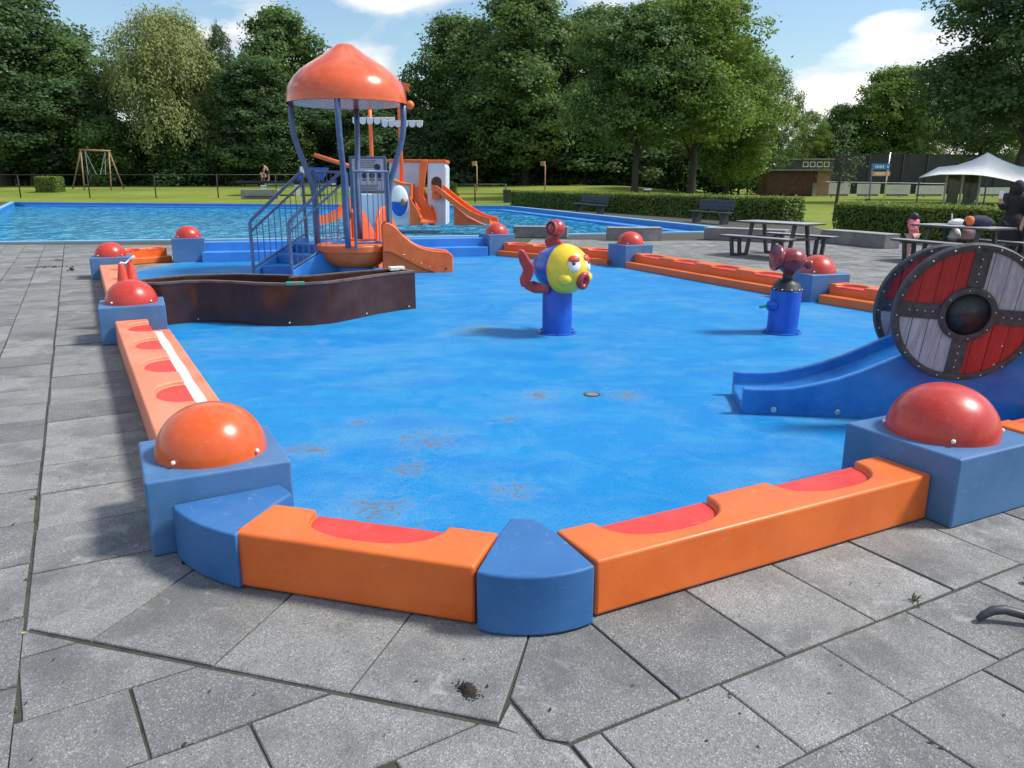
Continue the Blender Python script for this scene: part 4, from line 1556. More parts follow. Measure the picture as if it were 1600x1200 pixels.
panel([(603, 279), (603, 274.5), (612, 279), (622, 283.5), (632, 286), (643, 287), (643, 312), (640.5, 312), (640.5, 290), (632, 289), (622, 287), (612, 283)], -.6, 1.0, 'gunwale', 'orange', .015)
panel([(540, 352), (548, 318), (560, 303), (604, 303), (604, 352)], -.2, .5, 'bow_hull', 'ship_white', .03)
# right slide out of the doorway
m = MB()
slide_geo(m, [SV(681, 296, -.15), SV(688, 296.5, -.25), SV(696, 303, -.35), SV(708, 313, -.5), SV(724, 325, -.7), SV(742, 337, -.9), SV(758, 344, -1.1), SV(772, 347.5, -1.3)], .5, .17, .05)
m.build('slide', MAT['orange'], ship, world=True, auto=45)
panel([(709, 352), (709, 322), (730, 338), (748, 347), (760, 352)], -.5, .3, 'slide_support', 'orange')
panel([(675, 311), (675, 299), (688, 299), (688, 312)], -.35, .3, 'slide_mouth', 'orange')
# left slide
m = MB()
slide_geo(m, [SV(561, 313, .3), SV(552, 317, .2), SV(543, 325, .0), SV(533, 335, -.2), SV(520, 343, -.4), SV(506, 347, -.6), SV(494, 349, -.8)], .5, .22, .05)
m.build('slide', MAT['orange'], ship, world=True, auto=45)
panel([(540, 352), (543, 335), (562, 314), (566, 314), (566, 352)], .0, .4, 'slide_support', 'orange')
# oval blue and white shield on the hull
cs = SV(624, 315, -.58)
MX = Matrix.Rotation(PI / 2, 3, 'X') @ Matrix.Diagonal((1, 1, -1))
oo = MB().lathe([(0, .06), (.30, .05), (.345, .02), (.36, -.02), (.35, -.05), (.29, -.10), (0, -.13)], 32, cs, MX, 1.0, 1.68).build('oval_shield', MAT['white'], ship, world=True, smooth=True)
mm = MB().lathe([(.325, -.083), (.30, -.102), (.26, -.115), (.18, -.125), (.09, -.134), (0, -.138)], 32, cs, MX, 1.0, 1.68)
mm.f = [q for q in mm.f if sum(mm.v[i].z for i in q) / len(q) < cs.z - .02]
mm.build('shield_field', MAT['column_blue'], oo, world=True, smooth=True)
MB().ball((cs.x + .16, cs.y - .12, cs.z - .02), .10, 14, 8, sy=.6, sz=1.5).build('shield_boss', MAT['wood_post'], oo, world=True, smooth=True)
# masts, scalloped sails, boom, flag
for (x0, y0, y1, dY) in ((585, 340, 150, .9), (629.5, 330, 128, .2)):
    a, b = SV(x0, y0, dY), SV(x0 - 1, y1, dY)
    b.x = a.x
    MB().tube([a, b], .075, 12).build('mast', MAT['orange'], ship, world=True, smooth=True)
def sail(x0, x1, y0, n_, hpx, dY):
    w_ = (x1 - x0) / n_
    for k in range(n_):
        a = x0 + k * w_
        pl = [(a + .06 * w_, y0), (a + .94 * w_, y0), (a + .94 * w_, y0 + hpx * .6)] + [(a + w_ * (.5 + .44 * math.cos(PI * j / 6)), y0 + hpx * (.6 + .4 * math.sin(PI * j / 6))) for j in range(1, 6)] + [(a + .06 * w_, y0 + hpx * .6)]
        panel(pl, dY, .06, 'sail_scallop', 'tent', .01)
    p_ = [SV(x0, y0 + 1.5, dY + .10), SV(x1, y0 + 1.5, dY + .10)]
    MB().tube(p_, .03, 8).build('yard', MAT['orange'], ship, world=True, smooth=True)
sail(550, 617, 183, 6, 11.5, .8)
sail(596, 617, 187.5, 2, 11.5, .3)
sail(616, 661, 188, 4, 11, .1)
MB().tube([SV(491, 242, .5), SV(541, 258, .5), SV(556, 263, .5)], .085, 10).build('boom', MAT['orange'], ship, world=True, smooth=True)
panel([(624, 128.5), (641, 131), (638, 137), (641, 143.5), (624, 140)], .2, .05, 'flag', 'orange', .008)
MB().ball(SV(640.5, 164, .1), .16, 16, 10).build('ball', MAT['orange'], ship, world=True, smooth=True)
MB().tube([SV(630, 158, .15), SV(640, 163, .1)], .04, 8).build('ball_arm', MAT['orange'], ship, world=True, smooth=True)

# ------------------------------------------------------------------ foliage
def leaf_mesh(name, centers, normals, size, rng, aspect=0.7, hang=None):
    n = len(centers)
    nr = normals + rng.normal(0, .55, (n, 3))
    nr /= np.linalg.norm(nr, axis=1)[:, None] + 1e-9
    ref = rng.normal(0, 1, (n, 3))
    if hang is not None:
        ref = ref * .35 + np.array([0, 0, -1.0])
    u = ref - nr * (ref * nr).sum(1)[:, None]
    u /= np.linalg.norm(u, axis=1)[:, None] + 1e-9
    v = np.cross(nr, u)
    s = size * rng.uniform(.6, 1.35, n)[:, None]
    a = centers - u * s * .5
    b = centers + v * s * aspect * .5 + nr * s * .08
    c = centers + u * s * .5
    d = centers - v * s * aspect * .5 + nr * s * .08
    co = np.stack([a, b, c, d], 1).reshape(-1, 3)
    me = bpy.data.meshes.new(name)
    me.vertices.add(4 * n)
    me.vertices.foreach_set('co', co.astype(np.float32).ravel())
    me.loops.add(4 * n)
    me.loops.foreach_set('vertex_index', np.arange(4 * n, dtype=np.int32))
    me.polygons.add(n)
    me.polygons.foreach_set('loop_start', np.arange(0, 4 * n, 4, dtype=np.int32))
    me.polygons.foreach_set('loop_total', np.full(n, 4, dtype=np.int32))
    me.update(calc_edges=True)
    me.validate()
    return me


def crown(name, seed, n, leaf, H=20.0, W=14.4, z0=.16, lobes=26, top=.62, gappy=.5, willow=False, clump=1.0, low=True):
    """crown of a tree H tall and W wide: boughs spread in an egg shape, each covered with leaf clumps"""
    rng = np.random.default_rng(seed)
    cs, ns = [], []
    L = []
    for i in range(lobes):
        f = (i + .5) / lobes
        zz = z0 + (1 - z0) * f
        prof = math.sin(PI * min(1, max(0.02, (f * .86 + .14)))) ** .62
        if low and f < .3:
            prof = max(prof, .78)
        a = i * 2.39996 + rng.uniform(-.5, .5)
        r = prof * rng.uniform(.25, .78) * W / 2
        sz = rng.uniform(.14, .24) * W * (1.0 if f < .8 else .75)
        zc_ = min(zz * H, H - sz * .55)
        L.append((r * math.cos(a), r * math.sin(a), max(zc_, z0 * H + sz * .2), sz, sz * rng.uniform(.6, .85)))
    wt = np.array([l[3] ** 2 for l in L])
    wt /= wt.sum()
    for l, w_ in zip(L, wt):
        k = int(n * w_)
        nc = max(6, int(k / 26))
        d = rng.normal(0, 1, (nc, 3))
        d[:, 2] += .35
        d /= np.linalg.norm(d, axis=1)[:, None]
        rad = rng.uniform(gappy, 1.08, (nc, 1)) ** .7
        cc_ = np.array(l[:3]) + d * rad * np.array([l[3], l[3], l[4]])
        idx = rng.integers(0, nc, k)
        sg = clump * leaf * 1.25
        off = rng.normal(0, 1, (k, 3)) * np.array([sg, sg, sg * .7])
        if willow:
            dn = rng.uniform(0, 1, k) ** .8
            off[:, 2] -= dn * l[3] * .9
            off[:, :2] += d[idx, :2] * (dn * l[3] * .22)[:, None]
            off[:, :2] *= .75
        cs.append(cc_[idx] + off)
        ns.append(d[idx] + np.array([0, 0, .3]))
    return leaf_mesh(name, np.concatenate(cs), np.concatenate(ns), leaf, rng, .42 if willow else .72, True if willow else None), L


def trunk_mesh(name, L, H, r, seed, fork=.28):
    rng = random.Random(seed)
    m = MB()
    top = H * .72
    pts, rs = [], []
    for i in range(9):
        f = i / 8
        pts.append((rng.uniform(-.12, .12) * f * 3, rng.uniform(-.12, .12) * f * 3, top * f))
        rs.append(r * (1.35 if i == 0 else 1) * (1 - .80 * f))
    m.tube(pts, rs, 10)
    for (x, y, z, s, _) in L[::2]:
        f = max(.16, min(.85, z / top - .28))
        k = f * 8
        i = int(k)
        p0 = Vector(pts[i]).lerp(Vector(pts[min(8, i + 1)]), k - i)
        p1 = Vector((x, y, z))
        mid = p0.lerp(p1, .5) + Vector((0, 0, (p1 - p0).length * .10))
        r0 = r * (1 - .8 * f) * .55
        m.tube([p0, mid, p1], [r0, r0 * .6, r0 * .2], 6)
    return m.mesh(name)


PROTO = {}
for key, args in dict(
        round1=dict(seed=1, n=52000, leaf=.33, lobes=30),
        round2=dict(seed=2, n=52000, leaf=.33, lobes=34, W=13.5),
        round3=dict(seed=3, n=48000, leaf=.33, lobes=26, gappy=.4),
        loose=dict(seed=4, n=26000, leaf=.30, lobes=30, gappy=.25, clump=.9, z0=.22),
        tall=dict(seed=5, n=46000, leaf=.33, lobes=34, W=11, z0=.20, gappy=.4, low=False),
        high=dict(seed=9, n=48000, leaf=.30, lobes=30, z0=.34, gappy=.35, low=False),
        willow=dict(seed=6, n=56000, leaf=.36, lobes=34, z0=.30, willow=True),
        bush1=dict(seed=7, n=12000, leaf=.30, H=6, W=9, z0=.05, lobes=16),
        bush2=dict(seed=8, n=12000, leaf=.32, H=7, W=8, z0=.05, lobes=14)).items():
    a = dict(args)
    me, L = crown('crown', **a)
    H_ = a.get('H', 20.0)
    PROTO[key] = (me, trunk_mesh('trunk', L, H_, .36 if H_ > 10 else .10, a['seed']), H_, a.get('W', 14.4))
TRUNK_SHARED = {}


def crown_variant(key, mat):
    k = (key, mat)
    if k not in TRUNK_SHARED:
        me = PROTO[key][0].copy()
        me.materials.clear()
        me.materials.append(MAT[mat])
        TRUNK_SHARED[k] = me
    return TRUNK_SHARED[k]


def tree(key, mat, px, top, wpx, Y, label, cat='tree', group='trees around the pool', name='broadleaf_tree', rot=None, lift=0.0, wd=1.0):
    """tree standing at depth Y whose crown is centred on px, tops out at `top` and spans wpx of the photo"""
    if px < 960 and Y < 97 and wpx > 30:
        Y = 97 + (Y - 70) * .35
    p = V(px, top, Y)
    lift = lift + rise(p.x, Y)
    me, tm, H, W = PROTO[key]
    g = V(px, HZ, Y)
    t = thing(name, label, cat, (p.x, Y, -.05 + lift), random.uniform(0, 6.28) if rot is None else rot, group)
    sz = (p.z - lift) / H
    sx = wpx / F * (Y * _c) / W
    t.scale = (sx, sx * wd, sz)
    linkmesh('crown', crown_variant(key, mat), None, t)
    if not tm.materials:
        tm.materials.append(MAT['bark'])
    linkmesh('trunk', tm, None, t)
    return t


T = tree
# left side
T('round1', 'leaf_dark', -40, -40, 330, 78, 'huge dark tree at the left edge of the picture')
T('round2', 'leaf_mid', 95, 62, 190, 84, 'dark green tree between the left edge and the pale willow')
T('round3', 'leaf_dark', 30, 120, 220, 72, 'broad dark tree standing low behind the left end of the fence')
T('bush2', 'leaf_mid', 160, 185, 130, 70, 'tall leafy shrub behind the swing frame', 'shrub', 'shrubs along the lawn', 'shrub')
T('willow', 'leaf_willow', 262, 15, 225, 82, 'pale yellow green willow left of the orange roof')
T('willow', 'leaf_willow', 318, 110, 120, 79, 'low right part of the pale willow group, a smaller second willow')
T('loose', 'leaf_dark', 338, 42, 70, 100, 'thin loose tree peeping out between willow and dark tree')
T('tall', 'leaf_mid', 432, 14, 170, 92, 'tall dark tree just left of the orange roof')
T('round2', 'leaf_dark', 395, 95, 180, 98, 'dark tree behind the tall one left of the orange roof')
T('round3', 'leaf_dark', 505, 138, 190, 104, 'dark lower tree directly behind the tower posts')
T('round1', 'leaf_dark', 610, 150, 200, 106, 'dark lower tree behind the ship sails')
# centre mass
T('round1', 'leaf_mid', 722, 28, 200, 96, 'left shoulder of the big tree group right of the orange roof')
T('round2', 'leaf_mid', 822, -12, 230, 100, 'tallest tree of the group above the fish figure')
T('round3', 'leaf_dark', 760, 120, 220, 92, 'dark lower tree in the middle of the big group')
T('round1', 'leaf_mid', 935, 14, 210, 96, 'dark tree between the tallest tree and the sunlit lime tree')
T('round2', 'leaf_dark', 880, 130, 230, 90, 'dark broad tree low above the left end of the long hedge')
T('high', 'leaf_mid', 1003, 10, 235, 72, 'tree with a bare grey trunk behind the long hedge', rot=1.0)
T('high', 'leaf_lime', 1098, -22, 270, 76, 'sunlit bright green tree over the long hedge', rot=2.2)
T('round3', 'leaf_lime', 1150, 60, 170, 88, 'bright yellow green tree at the right end of the big group')
T('loose', 'leaf_mid', 1215, 108, 110, 104, 'slender tree at the right edge of the big group')
# right background
T('loose', 'leaf_lime', 1268, 175, 90, 125, 'small pale tree above the brown shed')
T('round1', 'leaf_mid', 1322, 165, 110, 128, 'left one of the trees above the dark screen fence')
T('round2', 'leaf_lime', 1405, 108, 170, 126, 'sunlit tree above the dark screen fence and blue sign')
T('loose', 'leaf_lime', 1458, 135, 110, 122, 'loose tree between the sunlit tree and the dark right tree')
T('high', 'leaf_dark', 1648, -80, 330, 62, 'large dark tree hanging in at the right edge', rot=.4)
T('high', 'leaf_dark', 1556, 75, 130, 74, 'dark tree with thin trunks behind the pale tent', rot=2.9)
T('loose', 'leaf_lime', 1590, 185, 110, 120, 'pale tree glimpsed under the dark right tree')
# dark wood behind everything on the left and in the middle
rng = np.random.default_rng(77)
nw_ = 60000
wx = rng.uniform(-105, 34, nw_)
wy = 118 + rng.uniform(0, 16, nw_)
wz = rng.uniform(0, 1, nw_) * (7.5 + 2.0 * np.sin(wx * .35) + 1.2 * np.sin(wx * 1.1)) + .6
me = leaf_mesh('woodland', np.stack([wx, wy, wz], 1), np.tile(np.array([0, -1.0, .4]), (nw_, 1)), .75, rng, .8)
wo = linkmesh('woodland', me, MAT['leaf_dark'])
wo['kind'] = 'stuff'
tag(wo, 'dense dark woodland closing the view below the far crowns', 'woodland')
# understorey so that no bare horizon shows below the crowns
for i, (x, top, wp, Y, mt, lb) in enumerate((
        (20, 190, 200, 92, 'leaf_dark', 'dark undergrowth behind the clipped cube hedge'), (110, 200, 180, 95, 'leaf_dark', 'dark undergrowth behind the swing'),
        (215, 195, 170, 90, 'leaf_mid', 'leafy undergrowth below the willow'), (265, 238, 120, 76, 'leaf_bush', 'light green bush below the willow, right of the swing'),
        (300, 200, 150, 98, 'leaf_dark', 'dark undergrowth right of the willow'), (368, 224, 95, 74, 'leaf_bush', 'bright round bush left of the two bathers'),
        (448, 208, 110, 76, 'leaf_bush', 'bright bush behind the two bathers'), (520, 215, 130, 96, 'leaf_dark', 'dark undergrowth behind the information board'),
        (600, 205, 150, 98, 'leaf_dark', 'dark undergrowth behind the ship'), (690, 210, 150, 102, 'leaf_dark', 'dark undergrowth right of the ship'),
        (780, 205, 170, 104, 'leaf_dark', 'dark undergrowth behind the korf posts'), (880, 210, 170, 106, 'leaf_dark', 'dark undergrowth left of the grey trunk'),
        (975, 205, 170, 104, 'leaf_dark', 'dark undergrowth behind the grey trunk'), (1075, 210, 170, 108, 'leaf_dark', 'dark undergrowth behind the sunlit tree'),
        (1160, 215, 130, 106, 'leaf_mid', 'dark undergrowth left of the brown shed'), (1255, 222, 90, 130, 'leaf_mid', 'pale bushes behind the brown shed'))):
    T('bush1' if i % 2 else 'bush2', mt, x, top, wp, Y, lb, 'shrub', 'shrubs along the lawn', 'shrub')
T('bush1', 'leaf_bush', 705, 285, 22, 62, 'small round bush beside the ship, by the fence', 'shrub', 'shrubs along the lawn', 'shrub')
T('bush2', 'leaf_bush', 1256, 284, 22, 96, 'grassy plant at the corner of the brown shed', 'shrub', 'shrubs along the lawn', 'shrub')


def hedge(name, label, a, b, width, h, n, leaf, mat='leaf_hedge', seed=1):
    """clipped hedge from a to b: dense twig body and leaves standing out of it"""
    rng = np.random.default_rng(seed)
    a, b = Vector(a), Vector(b)
    d = b - a
    L = d.length
    d.normalize()
    nn_ = Vector((-d.y, d.x))
    c = (a + b) / 2
    t = thing(name, label, 'hedge', (c.x, c.y, -.02), math.atan2(d.y, d.x), 'clipped hedges')
    MB().box((0, 0, h * .47), (L - .12, width - .14, h * .94)).build('twigs', MAT['hedge_core'], t)
    ar = [L * width, L * h, L * h, width * h, width * h]
    tot = sum(ar)
    cs, ns = [], []
    for i, (A, nv) in enumerate(zip(ar, ((0, 0, 1), (0, -1, 0), (0, 1, 0), (-1, 0, 0), (1, 0, 0)))):
        k = int(n * A / tot)
        u, v = rng.uniform(-.5, .5, k), rng.uniform(0, 1, k)
        wob = rng.normal(0, .035, k) + .03 * np.sin(u * L * 1.7 + i)
        if i == 0:
            q = np.stack([u * L, (v - .5) * width, h + wob], 1)
        elif i < 3:
            q = np.stack([u * L, nv[1] * (width / 2 + wob), v * h], 1)
        else:
            q = np.stack([nv[0] * (L / 2 + wob), u * width, v * h], 1)
        cs.append(q)
        ns.append(np.tile(np.array(nv, float), (k, 1)))
    me = leaf_mesh('foliage', np.concatenate(cs), np.concatenate(ns) + np.array([0, 0, .25]), leaf, rng, .7)
    linkmesh('foliage', me, MAT[mat], t)
    k = int(n * .35)  # extra leaves on top, paler to paint in the sunlight there
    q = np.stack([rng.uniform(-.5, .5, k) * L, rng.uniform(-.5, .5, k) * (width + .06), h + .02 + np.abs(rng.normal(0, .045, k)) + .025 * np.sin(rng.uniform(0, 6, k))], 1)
    me = leaf_mesh('sunlit_top', q, np.tile(np.array([.2, -.1, 1.0]), (k, 1)), leaf * .9, rng, .6)
    linkmesh('sunlit_top', me, MAT['leaf_sunlit'], t)
    return t


m_leaf('leaf_sunlit', (0.10, 0.17, 0.02), (0.30, 0.38, 0.07), 0.4)  # hedge leaf colour lightened for the sunlit top
paint('hedge_core', (0.010, 0.022, 0.007), 0.95, 0.4, 8, bumpy=0)
h0, h1 = v2(800, 322), v2(1246, 350)
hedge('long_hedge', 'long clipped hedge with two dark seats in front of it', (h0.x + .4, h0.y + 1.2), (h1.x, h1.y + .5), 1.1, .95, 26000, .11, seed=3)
h0, h1 = v2(1316, 368), v2(1680, 398)
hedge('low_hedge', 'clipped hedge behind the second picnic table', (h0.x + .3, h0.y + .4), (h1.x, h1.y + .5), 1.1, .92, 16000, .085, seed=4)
h0 = v2(80, 309)
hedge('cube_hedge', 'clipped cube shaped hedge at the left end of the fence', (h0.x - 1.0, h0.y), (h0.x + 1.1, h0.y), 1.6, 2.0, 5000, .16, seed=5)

# ------------------------------------------------------------------ fence beyond the pool
Yq = U(0, 312).y
def fence(x0, x1, xs, ytop, ymid, Y, label, lean=0):
    a, b = V(x0, ytop, Y), V(x1, ytop, Y)
    t = thing('rail_fence', label, 'fence', ((a.x + b.x) / 2, Y, -.03))
    for x in xs:
        p = V(x, ytop, Y)
        MB().tube([(p.x, Y, -.03), (p.x, Y, p.z)], .055, 8).build('post', MAT['dark_green'], t, world=True, smooth=True)
    for y in (ytop, ymid):
        za, zb = V(x0, y, Y).z, V(x1, y, Y).z
        MB().tube([(a.x, Y, za), (b.x, Y, zb)], .036, 8).build('rail', MAT['dark_green'], t, world=True, smooth=True)


paint('dark_green', (0.012, 0.022, 0.016), 0.5, 0.2, 5)
fence(-60, 500, (-55, 27, 136, 240, 338, 430, 498), 273, 292, Yq, 'dark green rail fence between pool and lawn on the left')
fence(640, 792, (660, 742, 790), 288, 303, Yq - 8, 'dark green rail fence between ship and long hedge')
p = V(794, 300, Yq - 9)
MB().lathe([(.38, -.03), (.42, .9), (.45, .95), (.40, 1.0), (0, 1.02)], 16, (p.x, p.y, 0)).top('litter_bin', MAT['dark_metal'], 'dark bin at the left end of the long hedge', 'bin', auto=40)

# swing frame on the lawn
Yw = 86.0
def W_(x, y, dy=0):
    return V(x, y, Yw + dy)
t = thing('swing_frame', 'wooden swing frame on the lawn behind the fence', 'swing', (W_(150, 283).x, Yw, rise(W_(150, 283).x, Yw)))
for a, b in (((112, 285), (126, 234)), ((131, 290), (126, 234)), ((173, 290), (170, 236)), ((192, 283), (170, 236))):
    pa = W_(*a, 1.2 if a[1] < 287 else -1.0)
    pa.z = rise(pa.x, pa.y) - .05
    MB().tube([pa, W_(*b)], .07, 8).build('leg', MAT['wood_post'], t, world=True, smooth=True)
MB().tube([W_(124, 234), W_(172, 236)], .10, 8).build('top_beam', MAT['wood_post'], t, world=True, smooth=True)
for a, b in (((133, 236), (138, 273)), ((133, 236), (151, 273)), ((164, 238), (157, 273)), ((164, 238), (165, 273))):
    MB().tube([W_(*a), W_(*b)], .03, 6).build('chain', MAT['steel'], t, world=True)
MB().bar(W_(137, 273), W_(166, 273), .3, .06).build('swing_seat', MAT['white'], t, world=True)

# low wall, diving platform and blue slide tub beyond the fence
Yd = Yq - 1.5
t = thing('low_wall', 'low grey stone wall on the lawn beyond the pool, left of the stair', 'wall', (V(408, 310, Yd).x, Yd, -.03))
a, b = V(377, 296, Yd), V(436, 312, Yd)
MB().box(((a.x + b.x) / 2, Yd, (a.z - .03) / 2), (b.x - a.x, .5, a.z + .03)).build('wall_body', MAT['far_grey'], t, world=True, bevel=.03)
MB().box(((a.x + b.x) / 2, Yd - .3, a.z * .36), ((b.x - a.x) * .8, .3, .06)).build('seat_board', MAT['bench_dark'], t, world=True)
Yp = Yq + 4.0
t = thing('diving_platform', 'dark blue platform beyond the pool with white supports, two bathers on it', 'platform', (V(430, 283, Yp).x, Yp, -.03))
a, b = V(374, 282.5, Yp), V(522, 286.5, Yp)
MB().box(((a.x + b.x) / 2, Yp, (a.z + b.z) / 2), (b.x - a.x, 2.2, a.z - b.z)).build('deck', MAT['cloth_navy'], t, world=True, bevel=.02)
PZ2 = a.z
a, b = V(418, 286.6, Yp), V(522, 288.5, Yp)
MB().box(((a.x + b.x) / 2, Yp, (a.z + b.z) / 2), (b.x - a.x, 2.0, a.z - b.z)).build('deck_edge', MAT['coping'], t, world=True)
for x, y in ((412, 289), (464, 284)):
    p = V(x, y, Yp - .9)
    MB().box((p.x, p.y, p.z / 2), (.55, .2, p.z)).build('support', MAT['white'], t, world=True)
t = thing('slide_tub', 'bright blue moulded tub standing on the far platform', 'tub', (V(488, 283, Yp).x, Yp + .3, PZ2))
pl = [(464, 282), (467, 262), (511, 262), (506, 272), (501, 282), (494, 282), (490, 268), (473, 268), (471, 282)]
f = [V(x, y, Yp) for x, y in pl]
n_ = len(f)
MB().add(f + [q + Vector((0, 1.0, 0)) for q in f], [tuple(range(n_)), tuple(range(n_, 2 * n_))[::-1]] + [(i, (i + 1) % n_, n_ + (i + 1) % n_, n_ + i) for i in range(n_)]).build('shell', MAT['awning_blue'], t, world=True, bevel=.03)
p = V(472, 268, Yp - .1)
MB().box((p.x, p.y, p.z), (.36, .04, .95)).build('notice', MAT['white'], t, world=True)

# posts with a basket on the far lawn
for x, yt, lab in ((745, 257, 'left korf post with pale basket under the trees'), (852, 257, 'right korf post with pale basket under the trees')):
    Yk = 84.0
    p = V(x, yt, Yk)
    t = thing('basket_post', lab, 'post', (p.x, Yk, -.03), 0, 'basket posts on the far lawn')
    MB().tube([(0, 0, 0), (0, 0, p.z)], .06, 8).build('pole', MAT['wood_light'], t, smooth=True)
    MB().lathe([(.25, p.z - .1), (.27, p.z + .35), (.24, p.z + .35), (.22, p.z - .1), (.25, p.z - .1)], 14, (-.25, 0, 0)).build('basket', MAT['wood_light'], t)

# ------------------------------------------------------------------ seats, tables, bins
def stone_seat(pa, pb, h, w_, label, bend=0.0):
    pa, pb = Vector((pa.x, pa.y)), Vector((pb.x, pb.y))
    d = (pb - pa)
    nn_ = Vector((-d.y, d.x)).normalized()
    N = 8
    f = [pa + d * (i / N) + nn_ * bend * math.sin(PI * i / N) for i in range(N + 1)]
    g = [q + nn_ * w_ for q in f]
    poly = [tuple(q) for q in f] + [tuple(q) for q in g[::-1]]
    t = thing('stone_seat', label, 'stone seat', (pa.x, pa.y, 0), 0, 'grey stone seats on the plaza')
    MB().prism(poly, 0, h).build('seat_block', MAT['concrete'], t, world=True, bevel=.015)
    MB().prism([tuple(q) for q in offset_poly(poly, .006)], h + .003, h + .03).build('seat_cap', MAT['concrete_top'], t, world=True, bevel=.008)


stone_seat(U(802, 371), U(886, 372), .30, .45, 'grey stone seat left of the fish spout by the water', .06)
stone_seat(U(950, 376), U(1034, 376), .34, .5, 'curved grey stone seat behind the red dome', -.12)
stone_seat(U(1099, 374.5), U(1225, 380), .32, .5, 'grey stone seat behind the first picnic table', .05)
stone_seat(U(1281, 379), U(1381, 389), .33, .5, 'grey stone seat between the two picnic tables', .05)


def picnic(pa, pb, label):
    """pa, pb: ends of the near long edge of the table top"""
    d = Vector((pb.x - pa.x, pb.y - pa.y))
    L = 1.9
    c = Vector(((pa.x + pb.x) / 2, (pa.y + pb.y) / 2))
    rz = math.atan2(d.y, d.x)
    nn_ = Vector((-math.sin(rz), math.cos(rz)))
    c = c + nn_ * .36
    t = thing('picnic_table', label, 'picnic table', (c.x, c.y, 0), rz, 'dark picnic tables on the plaza')
    MB().box((0, 0, .740), (L, .74, .035)).build('table_top', MAT['dark_board'], t, bevel=.004)
    MB().box((0, 0, .761), (L - .012, .728, .006)).build('glare_sheet', MAT['table_top'], t)  # added thin pale sheet: sun glare painted on the dark top
    for s_ in (-1, 1):
        st_ = MB().box((0, s_ * .74, .44), (L, .30, .035)).build('bench_seat', MAT['dark_board'], t, bevel=.004)
        MB().box((0, s_ * .74, .461), (L - .012, .288, .006)).build('glare_sheet', MAT['table_top'], st_)  # same painted glare on the seat
    for s_ in (-1, 1):
        x_ = s_ * L * .31
        for q in (-1, 1):
            m = MB()
            m.bar((x_, q * .20, .73), (x_, q * .34, .03), .08, .05)
            m.bar((x_ , q * .60, .42), (x_, q * .56, .03), .08, .05)
            m.bar((x_, q * .86, .42), (x_, q * .80, .03), .08, .05)
            m.bar((x_, q * .56, .03), (x_, q * .80, .03), .08, .05)
            m.bar((x_, q * .34, .03), (x_, q * .56, .03), .08, .05)
            m.build('leg', MAT['dark_metal'], t)
        MB().bar((x_, -.86, .405), (x_, .86, .405), .06, .05).build('cross_beam', MAT['dark_metal'], t)
    return t


pt1 = picnic(U(1140, 345, .75), U(1268, 352, .75), 'empty dark picnic table between hedge and red water cannon')
pt2 = picnic(U(1408, 349.5, .75), U(1567, 359.5, .75), 'dark picnic table with bags on it, behind the round shields')


def park_bench(x0, x1, y, label, hb):
    a, b = U(x0, y), U(x1, y + 5)
    d = Vector((b.x - a.x, b.y - a.y))
    c = Vector(((a.x + b.x) / 2, (a.y + b.y) / 2))
    rz = math.atan2(d.y, d.x)
    L = d.length
    t = thing('park_bench', label, 'bench', (c.x, c.y, 0), rz, 'dark seats in front of the long hedge')
    MB().box((0, -.02, .44), (L, .42, .05)).build('seat', MAT['bench_dark'], t, bevel=.01)
    for k in range(3):
        MB().box((0, .24 + .03 * k, .58 + .14 * k), (L * .94, .03, .125)).build('back_slat', MAT['bench_dark'], t, bevel=.008)
    for s_ in (-1, 1):
        MB().box((s_ * L * .38, 0, .21), (.07, .38, .42)).build('leg', MAT['dark_metal'], t)


park_bench(900, 944, 330, 'dark seat at the left before the long hedge', .9)
park_bench(1082, 1138, 346, 'dark seat before the right end of the long hedge', .9)
p = V(1011, 300, 66)
t = thing('litter_bin', 'dark bin with pale lid beside the bare grey trunk', 'bin', (p.x, 66, -.03))
MB().lathe([(.30, 0), (.30, .95), (0, .95)], 14, (0, 0, 0)).build('bin_body', MAT['dark_metal'], t, auto=40)
MB().lathe([(.38, .98), (.36, 1.08), (.2, 1.14), (0, 1.15)], 14, (0, 0, 0)).build('lid', MAT['steel'], t, auto=40)
p = V(1088, 300, 62)
MB().box((p.x, 62, .45), (.22, .22, .95)).top('marker_post', MAT['bark'], 'short dark post on the sunlit lawn', 'post', bevel=.02)

# ------------------------------------------------------------------ shed, building, screen fence, boards, tent, signs
def boarded(t, x0, x1, y0, y1, Y, n_, mat, nm='board', dy=.04):
    a, b = V(x0, y1, Y), V(x1, y0, Y)
    w_ = (b.x - a.x) / n_
    me = None
    for k in range(n_):
        if me is None:
            me = MB().box((0, 0, (b.z - a.z) / 2), (w_ - .012, dy, b.z - a.z)).mesh(nm)
        o = linkmesh(nm, me, MAT[mat], t)
        o.location = (a.x + w_ * (k + .5) - WO[t].x, Y - WO[t].y + random.uniform(-.008, .008), a.z - WO[t].z)


Yh = 92.0
a, b = V(1197, 303, Yh), V(1278, 267, Yh)
shed = thing('garden_shed', 'brown wooden shed with a flat roof and a light front on its right', 'shed', ((a.x + b.x) / 2, Yh, -.03))
MB().box(((a.x + b.x) / 2, Yh + 1.6, b.z / 2 - .02), (b.x - a.x - .1, 3.0, b.z)).build('wall', MAT['wood_shed'], shed, world=True)
boarded(shed, 1197, 1278, 268, 304, Yh, 18, 'wood_shed')
r_ = V(1277, 267, Yh)
r2 = V(1298, 267, Yh)
MB().box(((r_.x + r2.x) / 2, Yh + .3, r_.z / 2), (r2.x - r_.x, .5, r_.z)).build('light_front', MAT['wood_light'], shed, world=True)
MB().box(((a.x + r2.x) / 2, Yh + 1.3, b.z + .08), (r2.x - a.x + .3, 4.0, .16)).build('roof', MAT['far_grey'], shed, world=True)
p = V(1273, 292, Yh - .6)
